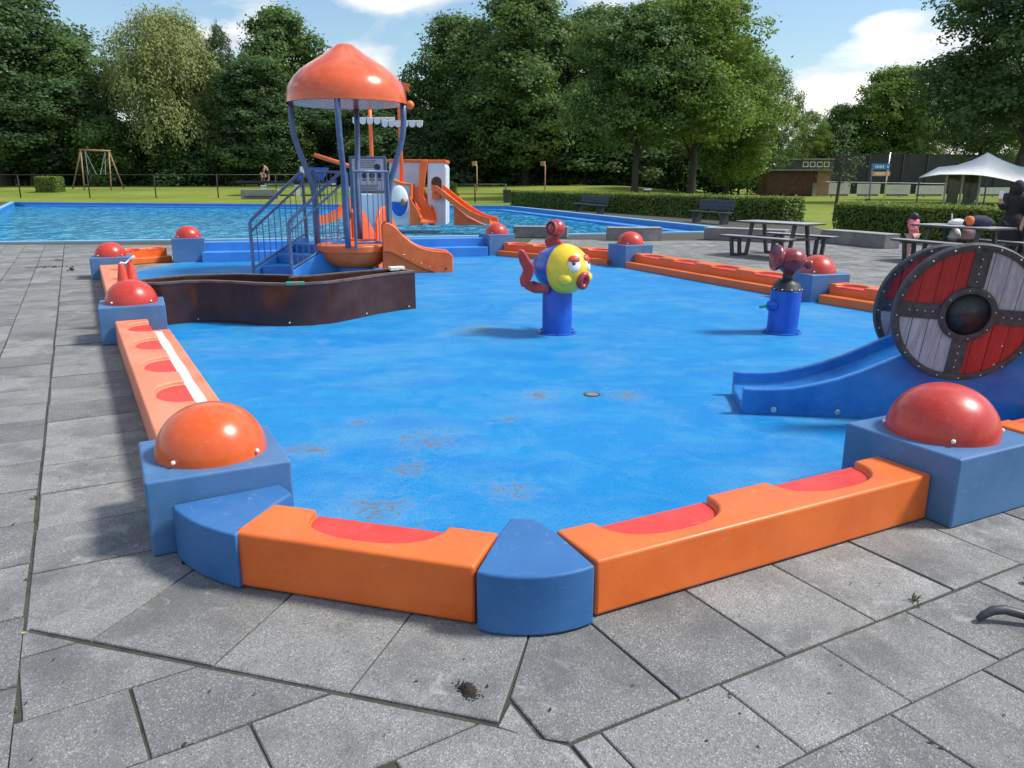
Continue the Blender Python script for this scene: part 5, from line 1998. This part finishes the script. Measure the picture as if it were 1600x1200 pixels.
MB().box((p.x, p.y, .7), (.5, .1, 1.5)).build('door', MAT['steel'], shed, world=True)
Yb2 = 112.0
a, b = V(1236, 305, Yb2), V(1304, 250, Yb2)
bld = thing('low_building', 'low dark building with a row of white framed windows behind the shed', 'building', ((a.x + b.x) / 2, Yb2, -.03))
MB().box(((a.x + b.x) / 2, Yb2 + 3, b.z / 2), (b.x - a.x, 6, b.z)).build('wall', MAT['building'], bld, world=True)
MB().box(((a.x + b.x) / 2, Yb2 + 2.8, b.z + .1), (b.x - a.x + .6, 6.6, .22)).build('roof', MAT['far_grey'], bld, world=True)
for k in range(4):
    x0 = 1254 + k * 11
    p0, p1 = V(x0, 261, Yb2 - .05), V(x0 + 9.5, 252.5, Yb2 - .05)
    wdw = MB().box(((p0.x + p1.x) / 2, Yb2 - .03, (p0.z + p1.z) / 2), (p1.x - p0.x, .08, p1.z - p0.z)).build('window', MAT['white'], bld, world=True)
    MB().box(((p0.x + p1.x) / 2, Yb2 - .075, (p0.z + p1.z) / 2), (p1.x - p0.x - .24, .03, p1.z - p0.z - .24)).build('pane', MAT['glass_dark'], wdw, world=True)

Yn = 86.0
scr = thing('screen_fence', 'tall dark mesh screen fence on posts in the right background', 'fence', (V(1450, 300, Yn).x, Yn, -.03))
xs = [1302, 1356, 1409, 1447, 1500, 1555, 1610, 1670]
for x0, x1 in zip(xs[:-1], xs[1:]):
    a, b = V(x0, 303, Yn), V(x1, 240 + (x0 - 1300) * .008, Yn)
    xa_, xb_ = V(x0, 270, Yn).x, V(x1, 270, Yn).x
    MB().box(((xa_ + xb_) / 2, Yn, (a.z + b.z) / 2), (xb_ - xa_ - .02, .05, b.z - a.z)).build('mesh_panel', MAT['net_dark'], scr, world=True)
for x in xs:
    p = V(x, 270, Yn)
    p.z = V(x, 239, Yn).z
    MB().tube([(p.x, Yn - .1, 0), (p.x, Yn - .1, p.z)], .07, 8).build('post', MAT['dark_metal'], scr, world=True)
# tall dark panel at its left end
a, b = V(1300, 286, Yn - .4), V(1309, 240, Yn - .4)
MB().box(((a.x + b.x) / 2, Yn - .4, (a.z + b.z) / 2), (b.x - a.x, .1, b.z - a.z)).build('end_panel', MAT['black'], scr, world=True)
for k, (x0, x1, lab) in enumerate(((1294, 1329, 'leftmost pale advertising board at the foot of the screen fence'), (1338, 1376, 'pale advertising board behind the blue direction sign'),
                                   (1383, 1423, 'pale advertising board right of the blue direction sign'), (1430, 1476, 'pale advertising board left of the tent door'),
                                   (1530, 1578, 'pale advertising board behind the person in black'), (1582, 1640, 'pale advertising board at the right edge'))):
    Ya = Yn - 1.5
    y0 = 287 + (x0 - 1294) * .03
    a, b = V(x0, 304.5, Ya), V(x1, y0, Ya)
    t = thing('advertising_board', lab, 'board', ((a.x + b.x) / 2, Ya, -.03), 0, 'pale boards along the screen fence')
    MB().box(((a.x + b.x) / 2, Ya, (a.z + b.z) / 2 + .08), (b.x - a.x, .06, b.z - a.z)).build('panel', MAT['board_white'], t, world=True)
    pm = MB()
    for j in range(3):
        pm.box((a.x + (b.x - a.x) * (.3 + .18 * j), Ya - .034, a.z + (b.z - a.z) * .62), (.16 if j != 1 else .3, .006, .32))
    pm.build('faded_print', MAT['sign_grey'], t, world=True)
    MB().box(((a.x + b.x) / 2, Ya + .1, a.z / 2 + .1), ((b.x - a.x) * .9, .1, .2)).build('foot', MAT['concrete'], t, world=True)
MB().tube([V(1290, 284, Yn - 3), V(1480, 287, Yn - 3)], .03, 6).top('handrail', MAT['steel'], 'thin grey rail above the pale advertising boards', 'rail')

# small tree with bare lower twigs
Ys = U(1303, 344).y
p = V(1303, 344, Ys)
t = thing('young_tree', 'slim young tree with sparse twigs between the two hedges', 'tree', (p.x, Ys, -.03), 0)
tz = V(1303, 190, Ys).z
tm = MB().tube([(0, 0, 0), (.05, 0, tz * .3), (.10, 0, tz * .6), (.16, 0, tz * .95)], [.085, .07, .05, .015], 8)
rr = random.Random(5)
tips = []
for k in range(26):
    z_ = tz * rr.uniform(.36, .93)
    an = rr.uniform(0, 6.28)
    ln = rr.uniform(.35, 1.0) * (1.25 - z_ / tz)
    b = Vector((.14 + math.cos(an) * ln, math.sin(an) * ln, z_ + ln * .75))
    tm.tube([(.12 * z_ / tz + .02, 0, z_), Vector((.1, 0, z_)).lerp(b, .5) + Vector((0, 0, .04)), b], [.016, .011, .004], 5)
    tips.append(b)
tm.build('trunk', MAT['bark'], t, smooth=True)
rng = np.random.default_rng(12)
tp = np.array([tuple(b) for b in tips])
idx = rng.integers(0, len(tp), 420)
cs = tp[idx] + rng.normal(0, .16, (420, 3))
linkmesh('crown', leaf_mesh('crown', cs, rng.normal(0, 1, (420, 3)), .11, rng), MAT['leaf_dark'], t)

# direction sign: blue and orange arms on two leaning posts
Yg = 52.0
t = thing('direction_sign', 'blue and orange direction sign on two poles behind the low hedge', 'sign', (V(1360, 318, Yg).x, Yg, -.03))
for (xa, ya, xb, yb) in ((1357, 320, 1363, 256), (1380, 316, 1391, 238)):
    a, b = V(xa, ya, Yg), V(xb, yb, Yg)
    a.z = -.03
    MB().tube([a, b], .045, 8).build('pole', MAT['rail_blue' if xa == 1357 else 'steel'], t, world=True, smooth=True)
for (x0, y0, x1, y1, mt) in ((1362, 265, 1391, 256, 'sign_blue'), (1363, 275, 1391, 268, 'sign_orange')):
    a, b = V(x0, y0, Yg - .1), V(x1, y1, Yg - .1)
    o = MB().box(((a.x + b.x) / 2, Yg - .1, (a.z + b.z) / 2), (b.x - a.x, .05, b.z - a.z)).build('sign_arm', MAT[mt], t, world=True, bevel=.01)
    pm = MB()
    for k in range(6):
        pm.box((a.x + (b.x - a.x) * (.2 + .085 * k), Yg - .13, (a.z + b.z) / 2), (.055, .006, (b.z - a.z) * (.5 if k % 2 else .36)))
    pm.box((a.x + (b.x - a.x) * .88, Yg - .13, (a.z + b.z) / 2), (.10, .006, (b.z - a.z) * .3))
    pm.build('lettering', MAT['white'], o, world=True)
a, b = V(1352, 318, Yg), V(1360, 309, Yg)
MB().box(((a.x + b.x) / 2, Yg, .25), (b.x - a.x, .2, .6)).build('foot', MAT['dark_metal'], t, world=True)

# pale stretch tent with glass front
Yt = 54.0
tent = thing('stretch_tent', 'pale stretch tent with a pointed top at the right edge', 'tent', (V(1540, 305, Yt).x, Yt, -.03))
N1, N2 = 26, 10
m = MB()
ridge = [(1436, 277), (1466, 261), (1495, 258), (1520, 250), (1540, 240), (1543, 238), (1547, 240), (1566, 250), (1590, 259), (1620, 266), (1660, 272)]
edge = [(1436, 277), (1470, 272), (1500, 272), (1520, 272.5), (1536, 274), (1543, 275), (1555, 277), (1575, 281), (1590, 285), (1620, 288), (1660, 292)]
vs, fs = [], []
for (r1, e1_) in zip(ridge, edge):
    pr_, pe = V(*r1, Yt + 3.0), V(*e1_, Yt)
    for k in range(N2 + 1):
        f = k / N2
        q = pr_.lerp(pe, f)
        q.z -= .35 * math.sin(PI * f) * (pr_.z - pe.z) / 2.0
        vs.append(q)
    pb_ = V(r1[0] + 4, r1[1], Yt + 6.5)
    pb_.z = pr_.z - (pr_.z - pe.z) * .8 - .05
    for k in range(1, 5):
        vs.append(pr_.lerp(pb_, k / 4))
nn_ = N2 + 1 + 4
order = list(range(N2, -1, -1)) + list(range(N2 + 1, N2 + 5))
for i in range(len(ridge) - 1):
    for k in range(len(order) - 1):
        fs.append((i * nn_ + order[k], i * nn_ + order[k + 1], (i + 1) * nn_ + order[k + 1], (i + 1) * nn_ + order[k]))
m.add(vs, fs)
co = m.build('canopy', MAT['tent'], tent, world=True, smooth=True)
md = co.modifiers.new('thick', 'SOLIDIFY')
md.thickness = .03
for x, y in ((1437, 277), (1543, 275), (1590, 285)):
    p = V(x, y, Yt + .2)
    MB().tube([(p.x, p.y, 0), (p.x, p.y, p.z)], .05, 8).build('pole', MAT['dark_metal'], tent, world=True)
a, b = V(1475, 312, Yt + 3.5), V(1640, 272, Yt + 3.5)
for k, x in enumerate((1476, 1501, 1528)):
    a, b = V(x, 310, Yt + 3), V(x + 3, 272, Yt + 3)
    MB().box(((a.x + b.x) / 2, Yt + 3, b.z / 2), (b.x - a.x, .12, b.z)).build('door_post', MAT['sign_grey'], tent, world=True)
for x0, x1 in ((1479, 1501), (1504, 1528)):
    a, b = V(x0, 309, Yt + 3), V(x1, 274, Yt + 3)
    MB().box(((a.x + b.x) / 2, Yt + 3, b.z / 2), (b.x - a.x, .05, b.z)).build('glass_door', MAT['glass_dark'], tent, world=True)

# ------------------------------------------------------------------ people
def person(label, loc, rz, hgt, joints, radii, edges, skin='skin', clothes=(), hair=None, root='pelvis'):
    """joints in units of body height; the body is one skinned mesh, clothes are their own skins over the same joints"""
    t = thing('person', label, 'person', loc, rz)
    def skinmesh(nm, ed, mat, grow=1.0, add=0.0):
        used = sorted({j for e in ed for j in e})
        ix = {j: i for i, j in enumerate(used)}
        me = bpy.data.meshes.new(nm)
        me.from_pydata([tuple(Vector(joints[j]) * hgt) for j in used], [(ix[a], ix[b]) for a, b in ed], [])
        o = linkmesh(nm, me, MAT[mat], t)
        o.modifiers.new('skin', 'SKIN').use_smooth_shade = True
        for j in used:
            r_ = radii[j]
            r_ = (r_, r_) if not isinstance(r_, tuple) else r_
            sv = me.skin_vertices[0].data[ix[j]]
            sv.radius = tuple((q * grow + add) * hgt for q in r_)
            sv.use_root = (j == root) or (root not in used and j == used[0])
        s_ = o.modifiers.new('sub', 'SUBSURF')
        s_.levels = s_.render_levels = 2
        return o
    skinmesh('body', edges, skin)
    for nm, ed, mat, grow, add in clothes:
        skinmesh(nm, ed, mat, grow, add)
    if hair:
        mat, off, r_, sz_ = hair
        h_ = Vector(joints['head']) * hgt + Vector(off) * hgt
        MB().ball(h_, r_ * hgt, 16, 10, sx=.92, sy=1.05, sz=sz_).build('hair', MAT[mat], t, smooth=True)
    hd_ = Vector(joints['head']) * hgt
    return t


RAD = dict(pelvis=(.085, .062), waist=(.075, .055), chest=(.088, .062), neck=.032, head=.056, crown=.050,
           sl=.040, el=.030, wl=.022, hl=.024, fl_=.010, sr=.040, er=.030, wr=.022, hr=.024, fr_=.010,
           pl=.058, kl=.042, al=.026, tl=.024, pr=.058, kr=.042, ar=.026, tr=.024)
ED = [('pelvis', 'waist'), ('waist', 'chest'), ('chest', 'neck'), ('neck', 'head'), ('head', 'crown'),
      ('chest', 'sl'), ('sl', 'el'), ('el', 'wl'), ('wl', 'hl'), ('hl', 'fl_'), ('chest', 'sr'), ('sr', 'er'), ('er', 'wr'), ('wr', 'hr'), ('hr', 'fr_'),
      ('pelvis', 'pl'), ('pl', 'kl'), ('kl', 'al'), ('al', 'tl'), ('pelvis', 'pr'), ('pr', 'kr'), ('kr', 'ar'), ('ar', 'tr')]
STAND = dict(pelvis=(0, 0, .53), waist=(0, 0, .62), chest=(0, .005, .74), neck=(0, 0, .845), head=(0, -.012, .905), crown=(0, -.008, .955),
             sl=(-.115, 0, .80), el=(-.15, .01, .63), wl=(-.155, -.03, .49), hl=(-.155, -.045, .44), fl_=(-.152, -.05, .395),
             sr=(.115, 0, .80), er=(.15, .01, .63), wr=(.155, -.03, .49), hr=(.155, -.045, .44), fr_=(.152, -.05, .395),
             pl=(-.055, 0, .48), kl=(-.06, -.01, .28), al=(-.06, .015, .045), tl=(-.065, -.085, .018), pr=(.055, 0, .48), kr=(.06, -.01, .28), ar=(.06, .015, .045), tr=(.065, -.085, .018))
TOP = [('pelvis', 'waist'), ('waist', 'chest'), ('chest', 'sl'), ('sl', 'el'), ('chest', 'sr'), ('sr', 'er')]
TOPL = TOP + [('el', 'wl'), ('er', 'wr')]
LEG = [('pelvis', 'pl'), ('pl', 'kl'), ('pelvis', 'pr'), ('pr', 'kr')]
LEGL = LEG + [('kl', 'al'), ('kr', 'ar')]

# person in black with a headscarf holding up a phone, beyond the second table
j = dict(STAND)
j.update(el=(-.14, -.06, .66), wl=(-.20, -.16, .74), hl=(-.215, -.18, .785), fl_=(-.215, -.185, .825))
p = U(1573, 409)
pb = person('person in black clothes and headscarf holding up a phone behind the table', (p.x, p.y, 0), R(-20), 1.66, j, RAD, ED,
            clothes=(('robe', TOPL, 'cloth_black', 1.25, .014), ('trousers', LEGL, 'cloth_black', 1.35, .02)), hair=('cloth_black', (0, .008, .008), .082, 1.18))
MB().box((-.215 * 1.66, -.20 * 1.66, .83 * 1.66), (.075, .012, .15)).build('phone', MAT['white'], pb, bevel=.004)
sk = MB().lathe([(.30, .10), (.27, .5), (.20, .88), (.15, 1.0)], 18, (0, 0, 0)).build('skirt', MAT['cloth_black'], pb, smooth=True)
# bare-chested man with white hair and dark shorts at the right edge
p = U(1606, 412)
person('white haired man with bare torso and dark shorts at the right edge', (p.x, p.y, 0), R(200), 1.68, STAND, dict(RAD, waist=(.085, .07), pelvis=(.088, .07)), ED,
       clothes=(('shorts', LEG + [('pelvis', 'waist')], 'cloth_navy', 1.22, .012),), hair=('hair_white', (0, .010, .012), .066, 1.0))
# small child in pink
j = dict(STAND)
j.update(head=(0, -.012, .89), crown=(0, -.008, .955), el=(-.15, -.03, .64), wl=(-.12, -.12, .62), hl=(-.10, -.16, .63), fl_=(-.09, -.19, .64))
p = U(1421, 401)
person('small child in pink clothes standing at the end of the table', (p.x, p.y, 0), R(25), .98, j, dict(RAD, head=.075, crown=.07, neck=.035), ED,
       clothes=(('shirt', TOP, 'cloth_pink', 1.18, .012), ('trousers', LEGL, 'cloth_pale_pink', 1.25, .012)), hair=('hair_dark', (0, .012, .015), .092, .95))
# two bathers on the far platform
j = dict(STAND)
j.update(chest=(0, -.12, .70), neck=(0, -.19, .78), head=(0, -.24, .82), crown=(0, -.28, .85), waist=(0, -.04, .61), sl=(-.11, -.16, .74), sr=(.11, -.16, .74),
         el=(-.13, -.22, .58), wl=(-.11, -.26, .46), hl=(-.11, -.27, .42), fl_=(-.11, -.28, .38), er=(.13, -.22, .58), wr=(.11, -.26, .46), hr=(.11, -.27, .42), fr_=(.11, -.28, .38))
p = V(420, 282, Yp - .3)
person('bather bending forward on the far platform', (p.x, p.y, PZ2), R(-60), 1.75, j, RAD, ED, clothes=(('shorts', LEG + [('pelvis', 'waist')], 'cloth_black', 1.2, .01),), hair=('hair_dark', (0, .01, .012), .064, 1.0))
j = dict(pelvis=(0, .06, .22), waist=(0, 0, .29), chest=(0, -.07, .38), neck=(0, -.12, .46), head=(0, -.15, .515), crown=(0, -.165, .56),
         sl=(-.11, -.07, .43), el=(-.13, -.19, .32), wl=(-.09, -.27, .24), hl=(-.085, -.29, .20), fl_=(-.08, -.30, .165), sr=(.11, -.07, .43), er=(.13, -.19, .32), wr=(.09, -.27, .24), hr=(.085, -.29, .20), fr_=(.08, -.30, .165),
         pl=(-.06, .04, .21), kl=(-.075, -.16, .27), al=(-.07, -.04, .045), tl=(-.075, -.14, .018), pr=(.06, .04, .21), kr=(.075, -.16, .27), ar=(.07, -.04, .045), tr=(.075, -.14, .018))
p = V(410, 282, Yp - .4)
person('bather crouching at the left end of the far platform', (p.x, p.y, PZ2), R(40), 1.7, j, RAD, ED, clothes=(('shorts', LEG, 'cloth_black', 1.2, .01),), hair=('hair_dark', (0, .01, .012), .064, 1.0))

# ------------------------------------------------------------------ bags on and under the second table
def sack(name, c, sx, sy, sz, mat, label, seed, extra=None):
    rr_ = random.Random(seed)
    m = MB()
    prof = [(0, 0), (.80, .0), (1.0, .12), (1.0, .45), (.86, .78), (.5, .96), (0, 1.0)]
    m.lathe([(a * .5, b * sz) for a, b in prof], 14, (0, 0, 0), None, sx, sy)
    for i, v in enumerate(m.v):
        k = 1 + .10 * math.sin(v.x * 23 + seed) + .08 * math.sin(v.z * 31 + v.y * 17)
        m.v[i] = Vector((c[0] + v.x * k, c[1] + v.y * k, c[2] + v.z * (1 + .07 * math.sin(v.x * 19 + v.y * 11))))
    t = thing(name, label, 'bag', (c[0], c[1], c[2]), 0, 'bags at the second picnic table')
    m.build('bag_body', MAT[mat], t, world=True, smooth=True)
    if extra:
        extra(t)
    return t


tb = pt2.location
def on2(x, y, z):
    q = U(x, y, z)
    return (q.x, q.y, z)
c1 = on2(1528, 353.5, .766)
def ex1(t):
    MB().ball((c1[0] - .20, c1[1] - .02, c1[2] + .10), .12, 14, 8, sx=.8, sz=.9).build('orange_end', MAT['bag_orange'], t, world=True, smooth=True)
sack('rucksack', c1, .55, .32, .21, 'cloth_navy', 'dark blue and orange rucksack lying on the second picnic table', 2, ex1)
c2 = on2(1494, 351, .765)
def ex2(t):
    MB().tube([(c2[0] - .10, c2[1], c2[2] + .02), (c2[0] - .11, c2[1], c2[2] + .20), (c2[0] - .12, c2[1], c2[2] + .22)], .014, 8).build('bag_handle', MAT['bag_white'], t, world=True)
sack('carrier_bag', c2, .30, .22, .12, 'bag_white', 'white carrier bag on the second picnic table left of the rucksack', 4, ex2)
bs = U(1490, 373, .46)
sack('plastic_bag', (bs.x, bs.y, .462), .22, .2, .22, 'bag_white', 'white plastic bag on the far seat of the second table', 6)
bs = U(1512, 374, .46)
sack('pink_bag', (bs.x, bs.y, .462), .34, .22, .24, 'cloth_pale_pink', 'pale pink bag on the far seat of the second table', 8)

# ------------------------------------------------------------------ small things near the camera
# two red cones with tape, behind the second dome on the left
ca, cb = BOX['L2'][0], BOX['L3'][0]
d = (cb - ca).normalized()
nn_ = Vector((d.y, -d.x))
tips = []
for i, (px_, py_, lab) in enumerate(((189, 412, 'left red cone standing on the bench behind the dome'), (203, 408, 'right red cone standing on the bench behind the dome'))):
    q = ca + d * (.62 + .10 * i) + nn_ * (.0 + .0)
    g = V(px_, py_, q.y)
    zt_ = g.z
    t = thing('red_cone', lab, 'cone', (g.x, q.y, .252), 0, 'red cones on the left bench')
    hc = zt_ - .252
    MB().lathe([(.085, .012), (.075, hc * .3), (.055, hc * .7), (.030, hc), (0, hc + .005)], 20).build('cone_body', MAT['cone_red'], t, auto=50)
    MB().box((0, 0, .008), (.19, .19, .014)).build('cone_base', MAT['black'], t, bevel=.004)
    tips.append(Vector((g.x, q.y, zt_)))
m = MB()
a, b = tips
m.tube([a + Vector((-.03, 0, -.02)), a + Vector((0, 0, .012)), a.lerp(b, .5) + Vector((0, 0, -.01)), b + Vector((0, 0, .02)), b + Vector((.06, -.01, .055))], [.008, .013, .010, .013, .017], 6)
m.top('barrier_tape', MAT['white'], 'white tape tied across the tops of the red cones', 'tape', smooth=True)


def lumps(name, px_, py_, sx, sy, h, n_, mat, label, cat, seed, rz=0):
    rr_ = random.Random(seed)
    c = U(px_, py_)
    m = MB()
    for k in range(n_):
        r_ = abs(rr_.gauss(0, .45))
        an = rr_.uniform(0, 6.28)
        x, y = math.cos(an) * r_ * sx, math.sin(an) * r_ * sy
        q = rotp((x, y), rz)
        s_ = rr_.uniform(.35, 1.0) * h * max(.35, 1 - r_ * .7)
        m.ball((c.x + q.x, c.y + q.y, s_ * .35 + max(0, h * (.7 - r_ * 1.2))), s_ * .5, 7, 5, sx=rr_.uniform(.8, 1.3), sy=rr_.uniform(.8, 1.3), sz=.8)
    return m.top(name, MAT[mat], label, cat, smooth=True)


lumps('dirt_heap', 731, 1080, .062, .036, .019, 600, 'soil', 'small heap of dark crumbly soil on the paving in front', 'dirt', 3, R(-58))
lumps('dirt_crumbs', 650, 1066, .022, .006, .006, 14, 'soil', 'thin trail of soil crumbs left of the dark heap', 'dirt', 4, R(5))
lumps('dirt_crumbs', 724, 1031, .008, .004, .006, 5, 'soil', 'single soil crumb behind the dark heap', 'dirt', 5)
lumps('leaf_litter', 78, 418, .9, .22, .03, 90, 'soil', 'black wet leaf litter on the paving at the far left', 'dirt', 6, R(20))
lumps('leaf_litter', 112, 423, .12, .10, .05, 40, 'soil', 'black clump of litter right of the wet leaf litter', 'dirt', 7)
lumps('leaf_litter', 90, 408, .35, .12, .03, 40, 'soil', 'far streak of black litter at the left, nearer to the water', 'dirt', 8)
lumps('mortar_patch', 38, 990, .035, .020, .006, 60, 'mortar', 'pale mortar patch at the joint corner on the left', 'patch', 9) if 'mortar' in MAT else None


def weed(px_, py_, n_, ln, label, seed):
    rr_ = random.Random(seed)
    c = U(px_, py_)
    m = MB()
    for k in range(n_):
        an = rr_.uniform(0, 6.28)
        l_ = ln * rr_.uniform(.5, 1.1)
        el = rr_.uniform(.25, 1.2)
        dx, dy, dz = math.cos(an) * math.cos(el), math.sin(an) * math.cos(el), math.sin(el)
        w_ = l_ * .10
        sx_, sy_ = -math.sin(an) * w_, math.cos(an) * w_
        b0 = Vector((c.x + rr_.uniform(-.01, .01), c.y + rr_.uniform(-.006, .006), 0))
        mid = b0 + Vector((dx, dy, dz)) * l_ * .55
        tip = b0 + Vector((dx, dy, dz * .8)) * l_
        s_ = Vector((sx_, sy_, 0))
        m.add([b0 - s_ * .4, b0 + s_ * .4, mid + s_, tip, mid - s_], [(0, 1, 2, 3, 4)])
    return m.top('weed', MAT['leaf_weed'], label, 'weed', 'weeds in the paving joints')


m_leaf('leaf_weed', (0.045, 0.075, 0.03), (0.12, 0.16, 0.07), .25)
weed(1427, 938, 12, .045, 'small green weed in the joint near the chair foot', 1)
weed(1433, 947, 9, .032, 'tiny second weed just below the small green weed', 2)
weed(1138, 1088, 10, .02, 'flat moss tuft in the joint right of the centre', 3)
weed(55, 780, 14, .035, 'tuft of grass in the long joint at the left', 4)
weed(59, 742, 8, .03, 'smaller tuft of grass farther up the long left joint', 5)
weed(44, 905, 9, .025, 'lowest tuft of moss in the long left joint', 6)
weed(28, 1110, 16, .022, 'moss strip in the joint at the lower left edge', 7)

# foot of a dark metal chair reaching in from the right
a = U(1531, 972)
ch = thing('garden_chair', 'dark metal chair of which only a curved foot shows at the right edge', 'chair', (a.x + .35, a.y, 0))
def leg(dy):
    o_ = Vector((dy * .35, dy, 0))
    pts = [Vector((a.x - .010, a.y - .002, .012)), Vector((a.x + .015, a.y + .004, .030)), Vector((a.x + .05, a.y + .008, .046)), Vector((a.x + .09, a.y + .006, .050)), Vector((a.x + .135, a.y - .004, .042)), Vector((a.x + .19, a.y - .02, .030)), Vector((a.x + .55, a.y - .10, .022))]
    return MB().tube([p + o_ for p in pts], [.012, .016, .018, .018, .018, .018, .018], 12)
leg(0).build('curved_foot', MAT['dark_metal'], ch, world=True, smooth=True)
q = U(1603, 912)
MB().tube([(q.x, q.y, .014), (q.x + .03, q.y + .003, .045), (q.x + .10, q.y, .05), (q.x + .45, q.y - .06, .022)], .017, 12).build('curved_foot', MAT['dark_metal'], ch, world=True, smooth=True)
for (x_, y_) in ((a.x + .98, a.y - .16), (q.x + .62, q.y - .10)):
    MB().tube([(x_, y_, .02), (x_, y_, .44)], .018, 10).build('leg', MAT['dark_metal'], ch, world=True, smooth=True)
    MB().tube([(x_, y_, .022), (x_ - .5, y_ + .08, .022)], .017, 10).build('runner', MAT['dark_metal'], ch, world=True, smooth=True)
MB().box((a.x + 1.05, a.y + .08, .45), (.30, .42, .03)).build('seat', MAT['dark_metal'], ch, world=True, bevel=.01)
MB().box((a.x + 1.20, a.y + .08, .70), (.03, .42, .45)).build('backrest', MAT['dark_metal'], ch, world=True, bevel=.01)

# scattered crumbs, grit and dry leaf bits on the paving
rr_ = random.Random(21)
m = MB()
for k in range(130):
    x_, y_ = rr_.uniform(-20, 1620), rr_.uniform(520, 1190)
    p = U(x_, y_)
    left = x_ < 60 + (y_ - 400) * .28 if y_ < 880 else True
    if y_ < 880 and not left:
        continue
    if y_ < 1000 and 230 < x_ < 1500 and y_ < 1000 - abs(x_ - 840) * .25 + 20:
        continue
    a_ = rr_.uniform(0, 6.28)
    l_ = rr_.uniform(.003, .011)
    w_ = l_ * rr_.uniform(.25, .6)
    d_ = Vector((math.cos(a_), math.sin(a_), 0))
    e_ = Vector((-math.sin(a_), math.cos(a_), 0))
    b0 = Vector((p.x, p.y, .004))
    m.add([b0 - d_ * l_, b0 + e_ * w_ + Vector((0, 0, .002)), b0 + d_ * l_ + Vector((0, 0, .003)), b0 - e_ * w_], [(0, 1, 2, 3)])
lo_ = linkmesh('scattered_litter', m.mesh('scattered_litter'), MAT['soil'])
lo_['kind'] = 'stuff'
tag(lo_, 'tiny dark crumbs and dry leaf bits scattered over the paving', 'litter')
